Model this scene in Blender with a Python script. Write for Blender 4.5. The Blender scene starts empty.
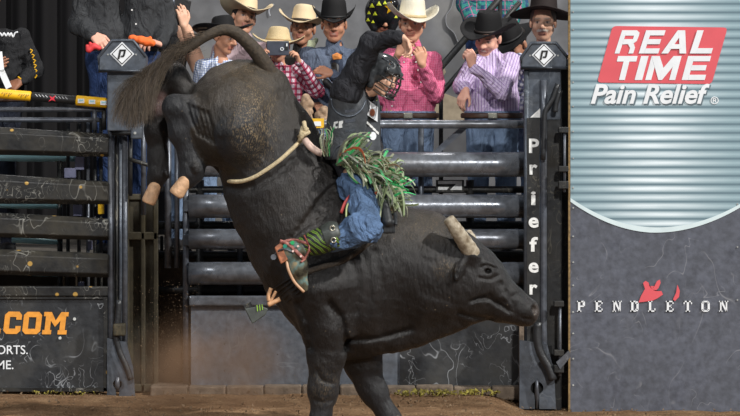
import bpy, math, random
import numpy as np
from mathutils import Vector, Matrix
from mathutils.bvhtree import BVHTree
SC = bpy.context.scene
COL = SC.collection
rnd = random.Random(7)
R = math.radians
# ---------------------------------------------------------------- camera
CAM_Y, CAM_Z, FPX, HORIZON = -22.5, 2.2, 3150.0, 84.0
cam_data = bpy.data.cameras.new('camera'); cam = bpy.data.objects.new('camera', cam_data); COL.objects.link(cam)
cam.location = (0, CAM_Y, CAM_Z); cam.rotation_euler = (R(90), 0, 0)
cam_data.sensor_fit = 'HORIZONTAL'; cam_data.sensor_width = 36.0
cam_data.lens = 36.0 * FPX / 740.0
cam_data.shift_y = -(208.0 - HORIZON) / 740.0
cam_data.clip_end = 200
SC.camera = cam
# ---------------------------------------------------------------- light
world = bpy.data.worlds.new('world'); SC.world = world; world.use_nodes = True
world.node_tree.nodes['Background'].inputs[0].default_value = (0.80, 0.88, 1.0, 1)
world.node_tree.nodes['Background'].inputs[1].default_value = 0.2
def sun(name, az, el, power, ang, col=(1, 1, 1)):
    # az: degrees to the right of the camera axis the light comes from, el: elevation
    d = bpy.data.lights.new(name, 'SUN'); d.energy = power; d.angle = R(ang); d.color = col
    o = bpy.data.objects.new(name, d); COL.objects.link(o)
    v = Vector((math.sin(R(az)) * math.cos(R(el)), -math.cos(R(az)) * math.cos(R(el)), math.sin(R(el))))
    o.rotation_euler = (-v).to_track_quat('-Z', 'Y').to_euler(); o.location = v * 20 + Vector((0, 0, 4))
sun('arena_flash_right', 57, 38, 3.5, 2.0, (1.0, 0.985, 0.95))
sun('arena_flash_left', -42, 38, 0.55, 3.0, (0.96, 0.98, 1.0))
sun('arena_front_light', 8, 24, 1.5, 3.0, (1.0, 0.99, 0.97))
sun('arena_top_light', 170, 62, 0.8, 5.0, (1.0, 0.98, 0.95))
SC.view_settings.view_transform = 'Standard'
try: SC.view_settings.look = 'None'
except Exception: pass
SC.view_settings.gamma = 1.0
SC.view_settings.use_curve_mapping = False
SC.view_settings.exposure = 0.0
# ---------------------------------------------------------------- helpers
def S(Y): return FPX / (Y - CAM_Y)
def P(px, py, Y): s = S(Y); return np.array([(px - 370) / s, Y, CAM_Z - (py - HORIZON) / s])
def nrm(v): v = np.asarray(v, float); return v / (np.linalg.norm(v) + 1e-12)
def lin(c):
    return tuple(((x / 255) / 12.92 if x <= 10 else (((x / 255) + 0.055) / 1.055) ** 2.4) for x in c)
ORG = {}
def setp(o, label=None, cat=None, group=None, kind=None):
    if label: o['label'] = label
    if cat: o['category'] = cat
    if group: o['group'] = group
    if kind: o['kind'] = kind
    return o
def empty(name, loc, label=None, cat=None, group=None, kind=None):
    o = bpy.data.objects.new(name, None); COL.objects.link(o); o.location = tuple(float(x) for x in loc)
    o.empty_display_size = 0.1
    ORG[o.name] = np.array(loc, float); setp(o, label, cat, group, kind); return o
def obj(name, vf, mat, parent=None, smooth=False, attrs=None, label=None, cat=None, group=None, kind=None, bevel=0, org=None):
    v, f = vf; v = np.asarray(v, float).reshape(-1, 3)
    if parent is not None: o0 = ORG[parent.name]
    elif org is not None: o0 = np.array(org, float)
    else:
        o0 = (v.min(0) + v.max(0)) / 2; o0[2] = v[:, 2].min()
    me = bpy.data.meshes.new(name)
    if isinstance(f, list): me.from_pydata((v - o0).tolist(), [], f)
    else:
        me.vertices.add(len(v)); me.vertices.foreach_set('co', (v - o0).astype(np.float32).ravel())
        me.loops.add(f.size); me.loops.foreach_set('vertex_index', f.astype(np.int32).ravel())
        me.polygons.add(len(f)); me.polygons.foreach_set('loop_start', np.arange(0, f.size, 4, dtype=np.int32))
        me.polygons.foreach_set('loop_total', np.full(len(f), 4, np.int32))
    me.update(calc_edges=True); me.validate()
    if smooth: me.polygons.foreach_set('use_smooth', [True] * len(me.polygons))
    if attrs:
        for k, a in attrs.items():
            a = np.asarray(a, np.float32)
            if k.startswith('c_'):
                at = me.color_attributes.new(k, 'FLOAT_COLOR', 'POINT')
                if a.shape[1] == 3: a = np.hstack([a, np.ones((len(a), 1), np.float32)])
                at.data.foreach_set('color', a.ravel())
            else:
                at = me.attributes.new(k, 'FLOAT_VECTOR', 'POINT'); at.data.foreach_set('vector', a.ravel())
    me.materials.append(mat)
    o = bpy.data.objects.new(name, me); COL.objects.link(o)
    if parent is not None: o.parent = parent; ORG[o.name] = ORG[parent.name]
    else: o.location = tuple(o0); ORG[o.name] = o0
    if bevel:
        m = o.modifiers.new('bevel', 'BEVEL'); m.width = bevel; m.segments = 2; m.limit_method = 'ANGLE'
    setp(o, label, cat, group, kind); return o
class MB:
    def __init__(s): s.v = []; s.f = []; s.c = []
    def add(s, v, f, c=None):
        n = len(s.v); s.v += [tuple(map(float, x)) for x in v]; s.f += [tuple(int(i) + n for i in q) for q in f]
        if c is not None: s.c += [tuple(c)] * len(v)
        return s
    def box(s, x0, x1, y0, y1, z0, z1, c=None):
        v = [(x, y, z) for x in (x0, x1) for y in (y0, y1) for z in (z0, z1)]
        return s.add(v, [(0, 1, 3, 2), (4, 6, 7, 5), (0, 4, 5, 1), (2, 3, 7, 6), (0, 2, 6, 4), (1, 5, 7, 3)], c)
    def bar(s, a, b, w, h, up=(0, 0, 1), c=None):
        a = np.array(a, float); b = np.array(b, float); d = nrm(b - a); l = nrm(np.cross(d, up)); u = np.cross(l, d)
        v = [p + l * w / 2 * i + u * h / 2 * j for p in (a, b) for i, j in ((-1, -1), (1, -1), (1, 1), (-1, 1))]
        return s.add(v, [(0, 1, 2, 3), (7, 6, 5, 4), (0, 4, 5, 1), (1, 5, 6, 2), (2, 6, 7, 3), (3, 7, 4, 0)], c)
    def tube(s, pts, r, n=8, flat=1.0, c=None, cap=True):
        pts = [np.array(p, float) for p in pts]; m = len(pts)
        rs = r if hasattr(r, '__len__') else [r] * m
        V = []; ref = None
        for i in range(m):
            t = nrm(pts[min(i + 1, m - 1)] - pts[max(i - 1, 0)])
            if ref is None:
                ref = np.array([0, 0, 1.0]) if abs(t[2]) < .9 else np.array([0, 1.0, 0])
            u = nrm(ref - t * np.dot(ref, t)); ref = u; w = np.cross(t, u)
            for k in range(n):
                a = 2 * math.pi * k / n
                V.append(pts[i] + rs[i] * (u * math.cos(a) + w * math.sin(a) * flat))
        F = [(i * n + k, i * n + (k + 1) % n, (i + 1) * n + (k + 1) % n, (i + 1) * n + k) for i in range(m - 1) for k in range(n)]
        if cap: F += [tuple(range(n))[::-1], tuple((m - 1) * n + k for k in range(n))]
        return s.add(V, F, c)
    def prism(s, poly, y0, y1, c=None):
        n = len(poly); v = [(x, y0, z) for x, z in poly] + [(x, y1, z) for x, z in poly]
        return s.add(v, [tuple(range(n))[::-1], tuple(range(n, 2 * n))] + [(i, (i + 1) % n, n + (i + 1) % n, n + i) for i in range(n)], c)
    def vf(s): return s.v, s.f
def sm(pts, n=6):
    """Catmull-Rom through points"""
    p = [np.array(q, float) for q in pts]; p = [2 * p[0] - p[1]] + p + [2 * p[-1] - p[-2]]; out = []
    for i in range(1, len(p) - 2):
        for k in range(n):
            t = k / n
            out.append(0.5 * (2 * p[i] + (p[i + 1] - p[i - 1]) * t + (2 * p[i - 1] - 5 * p[i] + 4 * p[i + 1] - p[i + 2]) * t * t + (3 * p[i] - p[i - 1] - 3 * p[i + 1] + p[i + 2]) * t ** 3))
    out.append(p[-2]); return out
# ---------------------------------------------------------------- materials
def newmat(name):
    m = bpy.data.materials.new(name); m.use_nodes = True; nt = m.node_tree
    return m, nt, nt.nodes['Principled BSDF']
def N(nt, t, **kw):
    n = nt.nodes.new(t)
    for k, v in kw.items():
        if k.startswith('i_'): n.inputs[k[2:].replace('_', ' ')].default_value = v
        else: setattr(n, k, v)
    return n
def rampnode(nt, stops, src):
    r = nt.nodes.new('ShaderNodeValToRGB'); e = r.color_ramp.elements
    e[0].position, e[0].color = stops[0][0], (*stops[0][1], 1); e[1].position, e[1].color = stops[-1][0], (*stops[-1][1], 1)
    for p, c in stops[1:-1]: x = e.new(p); x.color = (*c, 1)
    nt.links.new(src, r.inputs[0]); return r
def mixc(nt, fac, a, b, mode='MIX'):
    m = nt.nodes.new('ShaderNodeMix'); m.data_type = 'RGBA'; m.blend_type = mode
    for s, i in ((fac, 0), (a, 6), (b, 7)):
        if hasattr(s, 'links') or isinstance(s, bpy.types.NodeSocket): nt.links.new(s, m.inputs[i])
        elif i == 0: m.inputs[0].default_value = s
        else: m.inputs[i].default_value = (*s, 1)
    return m.outputs[2]
def bump(nt, bs, h, strength, dist=0.01):
    b = nt.nodes.new('ShaderNodeBump'); b.inputs['Strength'].default_value = strength; b.inputs['Distance'].default_value = dist
    nt.links.new(h, b.inputs['Height']); nt.links.new(b.outputs[0], bs.inputs['Normal'])
def plain(name, rgb, rough=.6, metal=0, var=.25, scale=14, bmp=.15, bscale=60, spec=.5):
    m, nt, bs = newmat(name); c = lin(rgb)
    tc = N(nt, 'ShaderNodeTexCoord'); n = N(nt, 'ShaderNodeTexNoise', i_Scale=scale, i_Detail=5.0)
    nt.links.new(tc.outputs['Object'], n.inputs['Vector'])
    r = rampnode(nt, [(.3, tuple(x * (1 - var) for x in c)), (.7, tuple(min(1, x * (1 + var)) for x in c))], n.outputs[0])
    nt.links.new(r.outputs[0], bs.inputs['Base Color'])
    bs.inputs['Roughness'].default_value = rough; bs.inputs['Metallic'].default_value = metal
    bs.inputs['Specular IOR Level'].default_value = spec
    if bmp:
        n2 = N(nt, 'ShaderNodeTexNoise', i_Scale=bscale, i_Detail=4.0); nt.links.new(tc.outputs['Object'], n2.inputs['Vector'])
        bump(nt, bs, n2.outputs[0], bmp)
    return m
def steel(name, rgb, dirt=(60, 50, 38), scratch=(150, 150, 150), rough=.42, dirt_amt=.5, scr_amt=.6, metal=.35, sscale=5, lo=.45, hi=.7, thin=.012, spots=None, st=.45):
    """painted steel with dried dirt, curly scratches and chips"""
    m, nt, bs = newmat(name)
    g = N(nt, 'ShaderNodeNewGeometry'); tc = g.outputs['Position']
    base = lin(rgb)
    n1 = N(nt, 'ShaderNodeTexNoise', i_Scale=3.5, i_Detail=8.0, i_Roughness=.65); nt.links.new(tc, n1.inputs['Vector'])
    r1 = rampnode(nt, [(lo, (0, 0, 0)), (hi, (dirt_amt,) * 3)], n1.outputs[0])
    n0 = N(nt, 'ShaderNodeTexNoise', i_Scale=22.0, i_Detail=4.0); nt.links.new(tc, n0.inputs['Vector'])
    r0 = rampnode(nt, [(.3, tuple(x * .72 for x in base)), (.7, tuple(x * 1.3 for x in base))], n0.outputs[0])
    c = mixc(nt, r1.outputs[0], r0.outputs[0], lin(dirt))
    for k, (sc, th) in enumerate(((sscale, thin), (sscale * 2.3, thin * 1.3))):
        mp = N(nt, 'ShaderNodeMapping'); mp.inputs['Rotation'].default_value = (.3 + k, 1.1 * k + .7, .7); mp.inputs['Scale'].default_value = (1, 1, st + k * .4); mp.inputs['Location'].default_value = (k * 7, 3, 1)
        nt.links.new(tc, mp.inputs['Vector'])
        n2 = N(nt, 'ShaderNodeTexNoise', i_Scale=sc, i_Detail=1.5, i_Distortion=1.2); nt.links.new(mp.outputs[0], n2.inputs['Vector'])
        r2 = rampnode(nt, [(.5 - th, (0, 0, 0)), (.5, (1, 1, 1)), (.5 + th, (0, 0, 0))], n2.outputs[0])
        n3 = N(nt, 'ShaderNodeTexNoise', i_Scale=2.6 + k * 2, i_Detail=5.0); nt.links.new(mp.outputs[0], n3.inputs['Vector'])
        r3 = rampnode(nt, [(.5, (0, 0, 0)), (.62, (scr_amt,) * 3)], n3.outputs[0])
        f = mixc(nt, 1.0, r2.outputs[0], r3.outputs[0], 'MULTIPLY')
        c = mixc(nt, f, c, lin(scratch))
    if spots:
        v = N(nt, 'ShaderNodeTexVoronoi', i_Scale=spots[1]); nt.links.new(tc, v.inputs['Vector'])
        rv = rampnode(nt, [(.0, (1, 1, 1)), (spots[2], (1, 1, 1)), (spots[2] + .03, (0, 0, 0))], v.outputs['Distance'])
        c = mixc(nt, rv.outputs[0], c, lin(spots[0]))
    nt.links.new(c, bs.inputs['Base Color'])
    bs.inputs['Metallic'].default_value = metal
    rr = rampnode(nt, [(.35, (rough * .75,) * 3), (.7, (min(1, rough * 1.6),) * 3)], n1.outputs[0]); nt.links.new(rr.outputs[0], bs.inputs['Roughness'])
    bump(nt, bs, n0.outputs[0], .18)
    return m
def attrmat(name, rough=.6, var=.12, scale=40, bmp=.2, bscale=120, sheen=0, spec=.4, sss=0):
    m, nt, bs = newmat(name)
    a = N(nt, 'ShaderNodeAttribute', attribute_name='c_col')
    g = N(nt, 'ShaderNodeNewGeometry')
    n = N(nt, 'ShaderNodeTexNoise', i_Scale=scale, i_Detail=5.0); nt.links.new(g.outputs['Position'], n.inputs['Vector'])
    r = rampnode(nt, [(.3, (1 - var,) * 3), (.7, (1 + var,) * 3)], n.outputs[0])
    nt.links.new(mixc(nt, 1.0, a.outputs['Color'], r.outputs[0], 'MULTIPLY'), bs.inputs['Base Color'])
    bs.inputs['Roughness'].default_value = rough; bs.inputs['Specular IOR Level'].default_value = spec
    if bmp:
        n2 = N(nt, 'ShaderNodeTexNoise', i_Scale=bscale, i_Detail=3.0); nt.links.new(g.outputs['Position'], n2.inputs['Vector'])
        bump(nt, bs, n2.outputs[0], bmp, .004)
    return m
def cloth(name, base, lines=(), rough=.85, var=.18, bmp=.5):
    """cloth with stripes/checks from the 'fab' attribute. lines: (axis, period m, width fraction, colour, opacity, offset)"""
    m, nt, bs = newmat(name)
    a = N(nt, 'ShaderNodeAttribute', attribute_name='fab')
    sp = N(nt, 'ShaderNodeSeparateXYZ'); nt.links.new(a.outputs['Vector'], sp.inputs[0])
    g = N(nt, 'ShaderNodeNewGeometry')
    n = N(nt, 'ShaderNodeTexNoise', i_Scale=9.0, i_Detail=6.0); nt.links.new(g.outputs['Position'], n.inputs['Vector'])
    b = lin(base)
    r = rampnode(nt, [(.3, tuple(x * (1 - var) for x in b)), (.7, tuple(x * (1 + var) for x in b))], n.outputs[0]); c = r.outputs[0]
    for ax, per, wf, colr, op, off in lines:
        d = N(nt, 'ShaderNodeMath', operation='MULTIPLY_ADD'); nt.links.new(sp.outputs[ax], d.inputs[0]); d.inputs[1].default_value = 1 / per; d.inputs[2].default_value = off + 100
        fr = N(nt, 'ShaderNodeMath', operation='FRACT'); nt.links.new(d.outputs[0], fr.inputs[0])
        lt = N(nt, 'ShaderNodeMath', operation='LESS_THAN'); nt.links.new(fr.outputs[0], lt.inputs[0]); lt.inputs[1].default_value = wf
        ml = N(nt, 'ShaderNodeMath', operation='MULTIPLY'); nt.links.new(lt.outputs[0], ml.inputs[0]); ml.inputs[1].default_value = op
        c = mixc(nt, ml.outputs[0], c, lin(colr))
    nt.links.new(c, bs.inputs['Base Color']); bs.inputs['Roughness'].default_value = rough
    bs.inputs['Specular IOR Level'].default_value = .25
    mp = N(nt, 'ShaderNodeMapping'); mp.inputs['Scale'].default_value = (1, 1, .5); mp.inputs['Rotation'].default_value = (0, .5, 0)
    nt.links.new(g.outputs['Position'], mp.inputs['Vector'])
    n2 = N(nt, 'ShaderNodeTexNoise', i_Scale=13.0, i_Detail=5.0, i_Distortion=1.4); nt.links.new(mp.outputs[0], n2.inputs['Vector'])
    bump(nt, bs, n2.outputs[0], min(1, bmp * 1.6), .06)
    return m
# ---------------------------------------------------------------- signed distance sculpting
def _rc(p, a, b, ra, rb):
    ba = b - a; l2 = np.dot(ba, ba)
    if l2 < 1e-10: return np.linalg.norm(p - a, axis=-1) - max(ra, rb)
    t = np.clip(((p - a) @ ba) / l2, 0, 1)
    d = p - a - t[..., None] * ba
    return np.sqrt(np.einsum('...i,...i', d, d)) - (ra + (rb - ra) * t)
class Sdf:
    def __init__(s): s.p = []; s.paint = []; s.clips = []; s.noise = None
    def rc(s, a, b, ra, rb=None, k=.03, col=None, sq=1.0, sub=False, loc=False, cl=True):
        """tapered capsule; sq = depth (Y) squash about its own axis"""
        a = np.array(a, float); b = np.array(b, float); rb = ra if rb is None else rb
        s.p.append(dict(t='rc', a=a, b=b, ra=ra, rb=rb, k=k, col=col, sq=sq, sub=sub, loc=loc, cl=cl)); return s
    def el(s, c, r, k=.03, col=None, M=None, sub=False, cl=True):
        """ellipsoid, M = 3x3 with local axes as rows"""
        s.p.append(dict(t='el', c=np.array(c, float), r=np.array(r, float), k=k, col=col, M=np.eye(3) if M is None else np.array(M, float), sub=sub, loc=False, cl=cl)); return s
    def clip(s, pt, n): s.clips.append((np.array(pt, float), nrm(n))); return s
    def pt(s, c, r, col, M=None, soft=.15, amt=1.0):
        s.paint.append((np.array(c, float), np.array(r, float) if hasattr(r, '__len__') else np.array([r] * 3, float), np.array(col, float), np.eye(3) if M is None else np.array(M), soft, amt)); return s
    def dist(s, q, p):
        if q['t'] == 'rc':
            if q['sq'] != 1.0:
                sc = np.array([1, 1 / q['sq'], 1]); return _rc(p * sc, q['a'] * sc, q['b'] * sc, q['ra'], q['rb']) * min(1, .5 + q['sq'] * .5)
            return _rc(p, q['a'], q['b'], q['ra'], q['rb'])
        l = (p - q['c']) @ q['M'].T / q['r']; n = np.sqrt(np.einsum('...i,...i', l, l)); 
        l2 = l / q['r']; m = np.sqrt(np.einsum('...i,...i', l2, l2)) + 1e-9
        return n * (n - 1) / m
    def bb(s, q):
        if q['t'] == 'rc':
            r = max(q['ra'], q['rb']); return np.minimum(q['a'], q['b']) - r, np.maximum(q['a'], q['b']) + r
        r = max(q['r']); return q['c'] - r, q['c'] + r
    def build(s, h):
        geo = [q for q in s.p if not q['sub']]
        lo = np.min([s.bb(q)[0] for q in geo], axis=0) - 3 * h; hi = np.max([s.bb(q)[1] for q in geo], axis=0) + 3 * h
        n = np.ceil((hi - lo) / h).astype(int) + 1
        ax = [lo[i] + h * np.arange(n[i]) for i in range(3)]
        f = np.full(n, .5, np.float32)
        for q in s.p:
            b0, b1 = s.bb(q); mg = q['k'] + 3 * h
            i0 = np.clip(((b0 - mg - lo) / h).astype(int), 0, n - 1); i1 = np.clip(((b1 + mg - lo) / h).astype(int) + 2, 1, n)
            if np.any(i1 <= i0): continue
            sl = tuple(slice(i0[i], i1[i]) for i in range(3))
            g = np.stack(np.meshgrid(*[ax[i][sl[i]] for i in range(3)], indexing='ij'), -1)
            d = s.dist(q, g).astype(np.float32); o = f[sl]; k = q['k']
            if q['sub']:
                hh = np.maximum(k - np.abs(o + d), 0) / k; f[sl] = np.maximum(o, -d) + hh * hh * k / 4
            else:
                hh = np.maximum(k - np.abs(o - d), 0) / k; f[sl] = np.minimum(o, d) - hh * hh * k / 4
        def near(w): 
            ix = np.argwhere(np.abs(f) < w); return ix, lo + ix * h
        if s.noise:
            ix, pp = near(4 * h); f[tuple(ix.T)] += s.noise(pp).astype(np.float32)
        for c, nn in s.clips:
            dd = ((ax[0] - c[0]) * nn[0])[:, None, None] + ((ax[1] - c[1]) * nn[1])[None, :, None] + ((ax[2] - c[2]) * nn[2])[None, None, :]
            f = np.maximum(f, dd.astype(np.float32))
        f[f == 0] = 1e-6
        # surface nets
        ins = f < 0
        cs = [(i, j, k) for i in (0, 1) for j in (0, 1) for k in (0, 1)]
        def cut(a, c): return a[c[0]:n[0] - 1 + c[0], c[1]:n[1] - 1 + c[1], c[2]:n[2] - 1 + c[2]]
        cnt = np.zeros(n - 1, np.int8)
        for c in cs: cnt += cut(ins, c)
        idx = np.argwhere((cnt > 0) & (cnt < 8))
        vid = np.full(n - 1, -1, np.int32); vid[tuple(idx.T)] = np.arange(len(idx))
        vals = [f[tuple((idx + np.array(c)).T)] for c in cs]
        pos = np.zeros((len(idx), 3)); w = np.zeros(len(idx))
        for a in range(8):
            for b in range(a + 1, 8):
                if sum(abs(cs[a][i] - cs[b][i]) for i in range(3)) != 1: continue
                va, vb = vals[a], vals[b]; m = (va < 0) != (vb < 0)
                t = np.where(m, va / np.where(m, va - vb, 1), 0)
                e = np.array(cs[a]) + t[:, None] * (np.array(cs[b]) - np.array(cs[a]))
                pos += e * m[:, None]; w += m
        V = lo + (idx + pos / w[:, None]) * h
        F = []
        for axx in range(3):
            o1, o2 = [(1, 2), (2, 0), (0, 1)][axx]
            A = ins; sl0 = [slice(None)] * 3; sl1 = [slice(None)] * 3
            sl0[axx] = slice(0, -1); sl1[axx] = slice(1, None)
            x = A[tuple(sl0)] != A[tuple(sl1)]
            e = np.argwhere(x); e = e[(e[:, o1] > 0) & (e[:, o2] > 0) & (e[:, o1] < n[o1] - 1) & (e[:, o2] < n[o2] - 1)]
            d1 = np.zeros(3, int); d1[o1] = 1; d2 = np.zeros(3, int); d2[o2] = 1
            q = np.stack([vid[tuple((e - d1 - d2).T)], vid[tuple((e - d2).T)], vid[tuple(e.T)], vid[tuple((e - d1).T)]], 1)
            fl = ~A[tuple(e.T)]; q[fl] = q[fl][:, ::-1]; F.append(q)
        F = np.concatenate(F); F = F[(F >= 0).all(1)]
        return V, F
    def attrs(s, V, default=(.5, .5, .5)):
        best = np.full(len(V), 9.0); col = np.tile(np.array(default, float), (len(V), 1)); fab = V.copy()
        for q in s.p:
            if q['sub'] or not q['cl']: continue
            d = s.dist(q, V); m = d < best; best[m] = d[m]
            if q['col'] is not None: col[m] = q['col']
            if q['loc']:
                u = nrm(q['b'] - q['a']); e = nrm(np.cross(u, [0, 1, 0.01])); w = np.cross(u, e); r = V[m] - q['a']
                fab[m] = np.stack([r @ e, r @ w, r @ u], 1)
            else: fab[m] = V[m]
        for c, r, cc, M, soft, amt in s.paint:
            l = (V - c) @ M.T / r; dd = np.sqrt((l * l).sum(1)); t = np.clip((1 + soft - dd) / (2 * soft), 0, 1)[:, None] * amt
            col = col * (1 - t) + cc * t
        return {'c_col': col, 'fab': fab}
def wrinkle(seed, amp, freq):
    r = np.random.RandomState(seed); D = r.randn(7, 3); D /= np.linalg.norm(D, axis=1)[:, None]; ph = r.rand(7) * 6.28; fr = freq * (0.6 + r.rand(7) * 1.2)
    def fn(p):
        o = np.zeros(len(p)); q = p + .02 * np.sin(p[:, [1, 2, 0]] * freq * .4)
        for i in range(7): o += np.abs(np.sin(q @ D[i] * fr[i] + ph[i]))
        return (o / 7 - .64) * amp * 2
    return fn
def frame(yaw, pitch=0, roll=0):
    """rows: right(in picture), forward, up of a head facing the camera at yaw 0; yaw>0 turns to the picture's right, pitch>0 looks down, roll>0 tips the top to the picture's right"""
    y, p, r = R(yaw), R(pitch), R(roll)
    f = np.array([math.sin(y), -math.cos(y), 0]); rt = np.array([math.cos(y), math.sin(y), 0]); u = np.array([0, 0, 1.0])
    f2 = f * math.cos(p) - u * math.sin(p); u2 = u * math.cos(p) + f * math.sin(p)
    r3 = rt * math.cos(r) - u2 * math.sin(r); u3 = u2 * math.cos(r) + rt * math.sin(r)
    return np.array([r3, f2, u3])
# ================================================================ MATERIALS
M = {}
M['rail'] = steel('dirty_black_rail', (32, 32, 32), dirt=(62, 56, 42), scratch=(150, 148, 140), rough=.42, dirt_amt=.6, scr_amt=.75, sscale=6, metal=.2, spots=((176, 140, 70), 6.5, .11))
M['panel_black'] = steel('scratched_black_panel', (40, 42, 45), dirt=(70, 66, 58), scratch=(165, 168, 172), rough=.42, dirt_amt=.45, scr_amt=.8, sscale=4, metal=.1, hi=.75)
M['panel_grey'] = steel('grey_chute_panel', (98, 104, 113), dirt=(90, 82, 72), scratch=(150, 155, 160), rough=.5, dirt_amt=.35, scr_amt=.4, sscale=2.2, metal=.1)
M['pipe'] = steel('grey_pipe', (118, 122, 129), dirt=(62, 54, 42), scratch=(150, 150, 150), rough=.27, dirt_amt=.5, scr_amt=.35, sscale=7, metal=.45)
M['post'] = steel('post_steel', (80, 86, 95), dirt=(58, 54, 44), scratch=(140, 146, 152), rough=.38, dirt_amt=.4, scr_amt=.5, sscale=5, metal=.35)
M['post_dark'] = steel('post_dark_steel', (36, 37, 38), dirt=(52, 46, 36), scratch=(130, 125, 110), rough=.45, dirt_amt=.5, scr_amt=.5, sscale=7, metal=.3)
M['tube_light'] = steel('worn_light_tube', (88, 92, 100), dirt=(66, 60, 52), scratch=(150, 150, 150), rough=.35, dirt_amt=.5, scr_amt=.4, sscale=9, metal=.4)
M['olive'] = steel('olive_brown_gate', (54, 48, 31), dirt=(38, 32, 22), scratch=(96, 84, 60), rough=.6, dirt_amt=.6, scr_amt=.3, sscale=5, metal=0)
M['black'] = plain('keyhole_shade_black', (14, 14, 14), rough=.8, bmp=0)  # colour that stands for the shade inside the foot keyhole
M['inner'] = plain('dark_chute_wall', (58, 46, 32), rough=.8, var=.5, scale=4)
M['teal'] = plain('teal_paint', (160, 204, 210), rough=.45, var=.12)
M['lilac'] = plain('lilac_grey_steel', (120, 122, 150), rough=.5)
M['white'] = plain('white_print', (226, 228, 230), rough=.5, var=.06, bmp=0)
M['white_worn'] = plain('worn_white_print', (225, 225, 222), rough=.5, var=.14, scale=50, bmp=0)
M['orange_print'] = plain('worn_orange_print', (226, 150, 52), rough=.5, var=.16, scale=24, bmp=0)
M['red_print'] = plain('faded_red_print', (214, 84, 92), rough=.45, var=.05, scale=6, bmp=0)
M['bolt'] = plain('bright_bolt', (190, 190, 185), rough=.3, metal=.6, bmp=0)
M['edge'] = plain('worn_plywood_edge', (128, 104, 66), rough=.8, var=.5, scale=40)
M['yellow'] = plain('yellow_pad', (236, 180, 20), rough=.5, var=.1, scale=20)
M['pad_black'] = plain('black_pad', (30, 30, 31), rough=.55, var=.3, scale=30)
M['sign_yellow'] = plain('yellow_sign', (224, 176, 36), rough=.5, var=.12)
M['rubber'] = plain('black_hose_rubber', (40, 41, 43), rough=.4, var=.4, scale=20)
M['kerb'] = plain('dusty_kerb', (112, 98, 84), rough=.9, var=.35, scale=16, bmp=.5)
M['straw'] = plain('straw', (132, 122, 50), rough=.8, var=.3, bmp=0)
M['deck'] = plain('platform_boards', (60, 54, 46), rough=.8)
def dirt_mat():
    m, nt, bs = newmat('arena_dirt'); g = N(nt, 'ShaderNodeNewGeometry')
    n = N(nt, 'ShaderNodeTexNoise', i_Scale=5.0, i_Detail=9.0, i_Roughness=.7); nt.links.new(g.outputs['Position'], n.inputs['Vector'])
    r = rampnode(nt, [(.3, lin((98, 74, 54))), (.5, lin((128, 100, 74))), (.72, lin((156, 128, 98)))], n.outputs[0])
    n2 = N(nt, 'ShaderNodeTexNoise', i_Scale=70.0, i_Detail=6.0); nt.links.new(g.outputs['Position'], n2.inputs['Vector'])
    r2 = rampnode(nt, [(.35, (.6,) * 3), (.7, (1.35,) * 3)], n2.outputs[0])
    nt.links.new(mixc(nt, 1.0, r.outputs[0], r2.outputs[0], 'MULTIPLY'), bs.inputs['Base Color'])
    bs.inputs['Roughness'].default_value = .95; bs.inputs['Specular IOR Level'].default_value = .1
    bump(nt, bs, n2.outputs[0], .8, .02); return m
M['dirt'] = dirt_mat()
def mural_mat():
    m, nt, bs = newmat('grey_mural_drape'); g = N(nt, 'ShaderNodeNewGeometry')
    n = N(nt, 'ShaderNodeTexNoise', i_Scale=1.3, i_Detail=4.0, i_Distortion=.6); nt.links.new(g.outputs['Position'], n.inputs['Vector'])
    r = rampnode(nt, [(.3, lin((90, 89, 91))), (.52, lin((112, 112, 114))), (.72, lin((130, 127, 122)))], n.outputs[0])
    n2 = N(nt, 'ShaderNodeTexNoise', i_Scale=9.0, i_Detail=5.0); nt.links.new(g.outputs['Position'], n2.inputs['Vector'])
    r2 = rampnode(nt, [(.3, (.85,) * 3), (.7, (1.12,) * 3)], n2.outputs[0])
    nt.links.new(mixc(nt, 1.0, r.outputs[0], r2.outputs[0], 'MULTIPLY'), bs.inputs['Base Color']); bs.inputs['Roughness'].default_value = .85
    return m
M['mural'] = mural_mat()
def curtain_mat():
    m, nt, bs = newmat('black_drape'); bs.inputs['Base Color'].default_value = (*lin((22, 21, 22)), 1); bs.inputs['Roughness'].default_value = .9
    bs.inputs['Specular IOR Level'].default_value = .1; return m
M['drape'] = curtain_mat()
M['mural_line'] = plain('pale_mural_line', (150, 151, 156), rough=.8, var=.2, bmp=0)
M['mural_tan'] = plain('tan_mural_shape', (176, 160, 136), rough=.8, var=.2, bmp=0)
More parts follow.
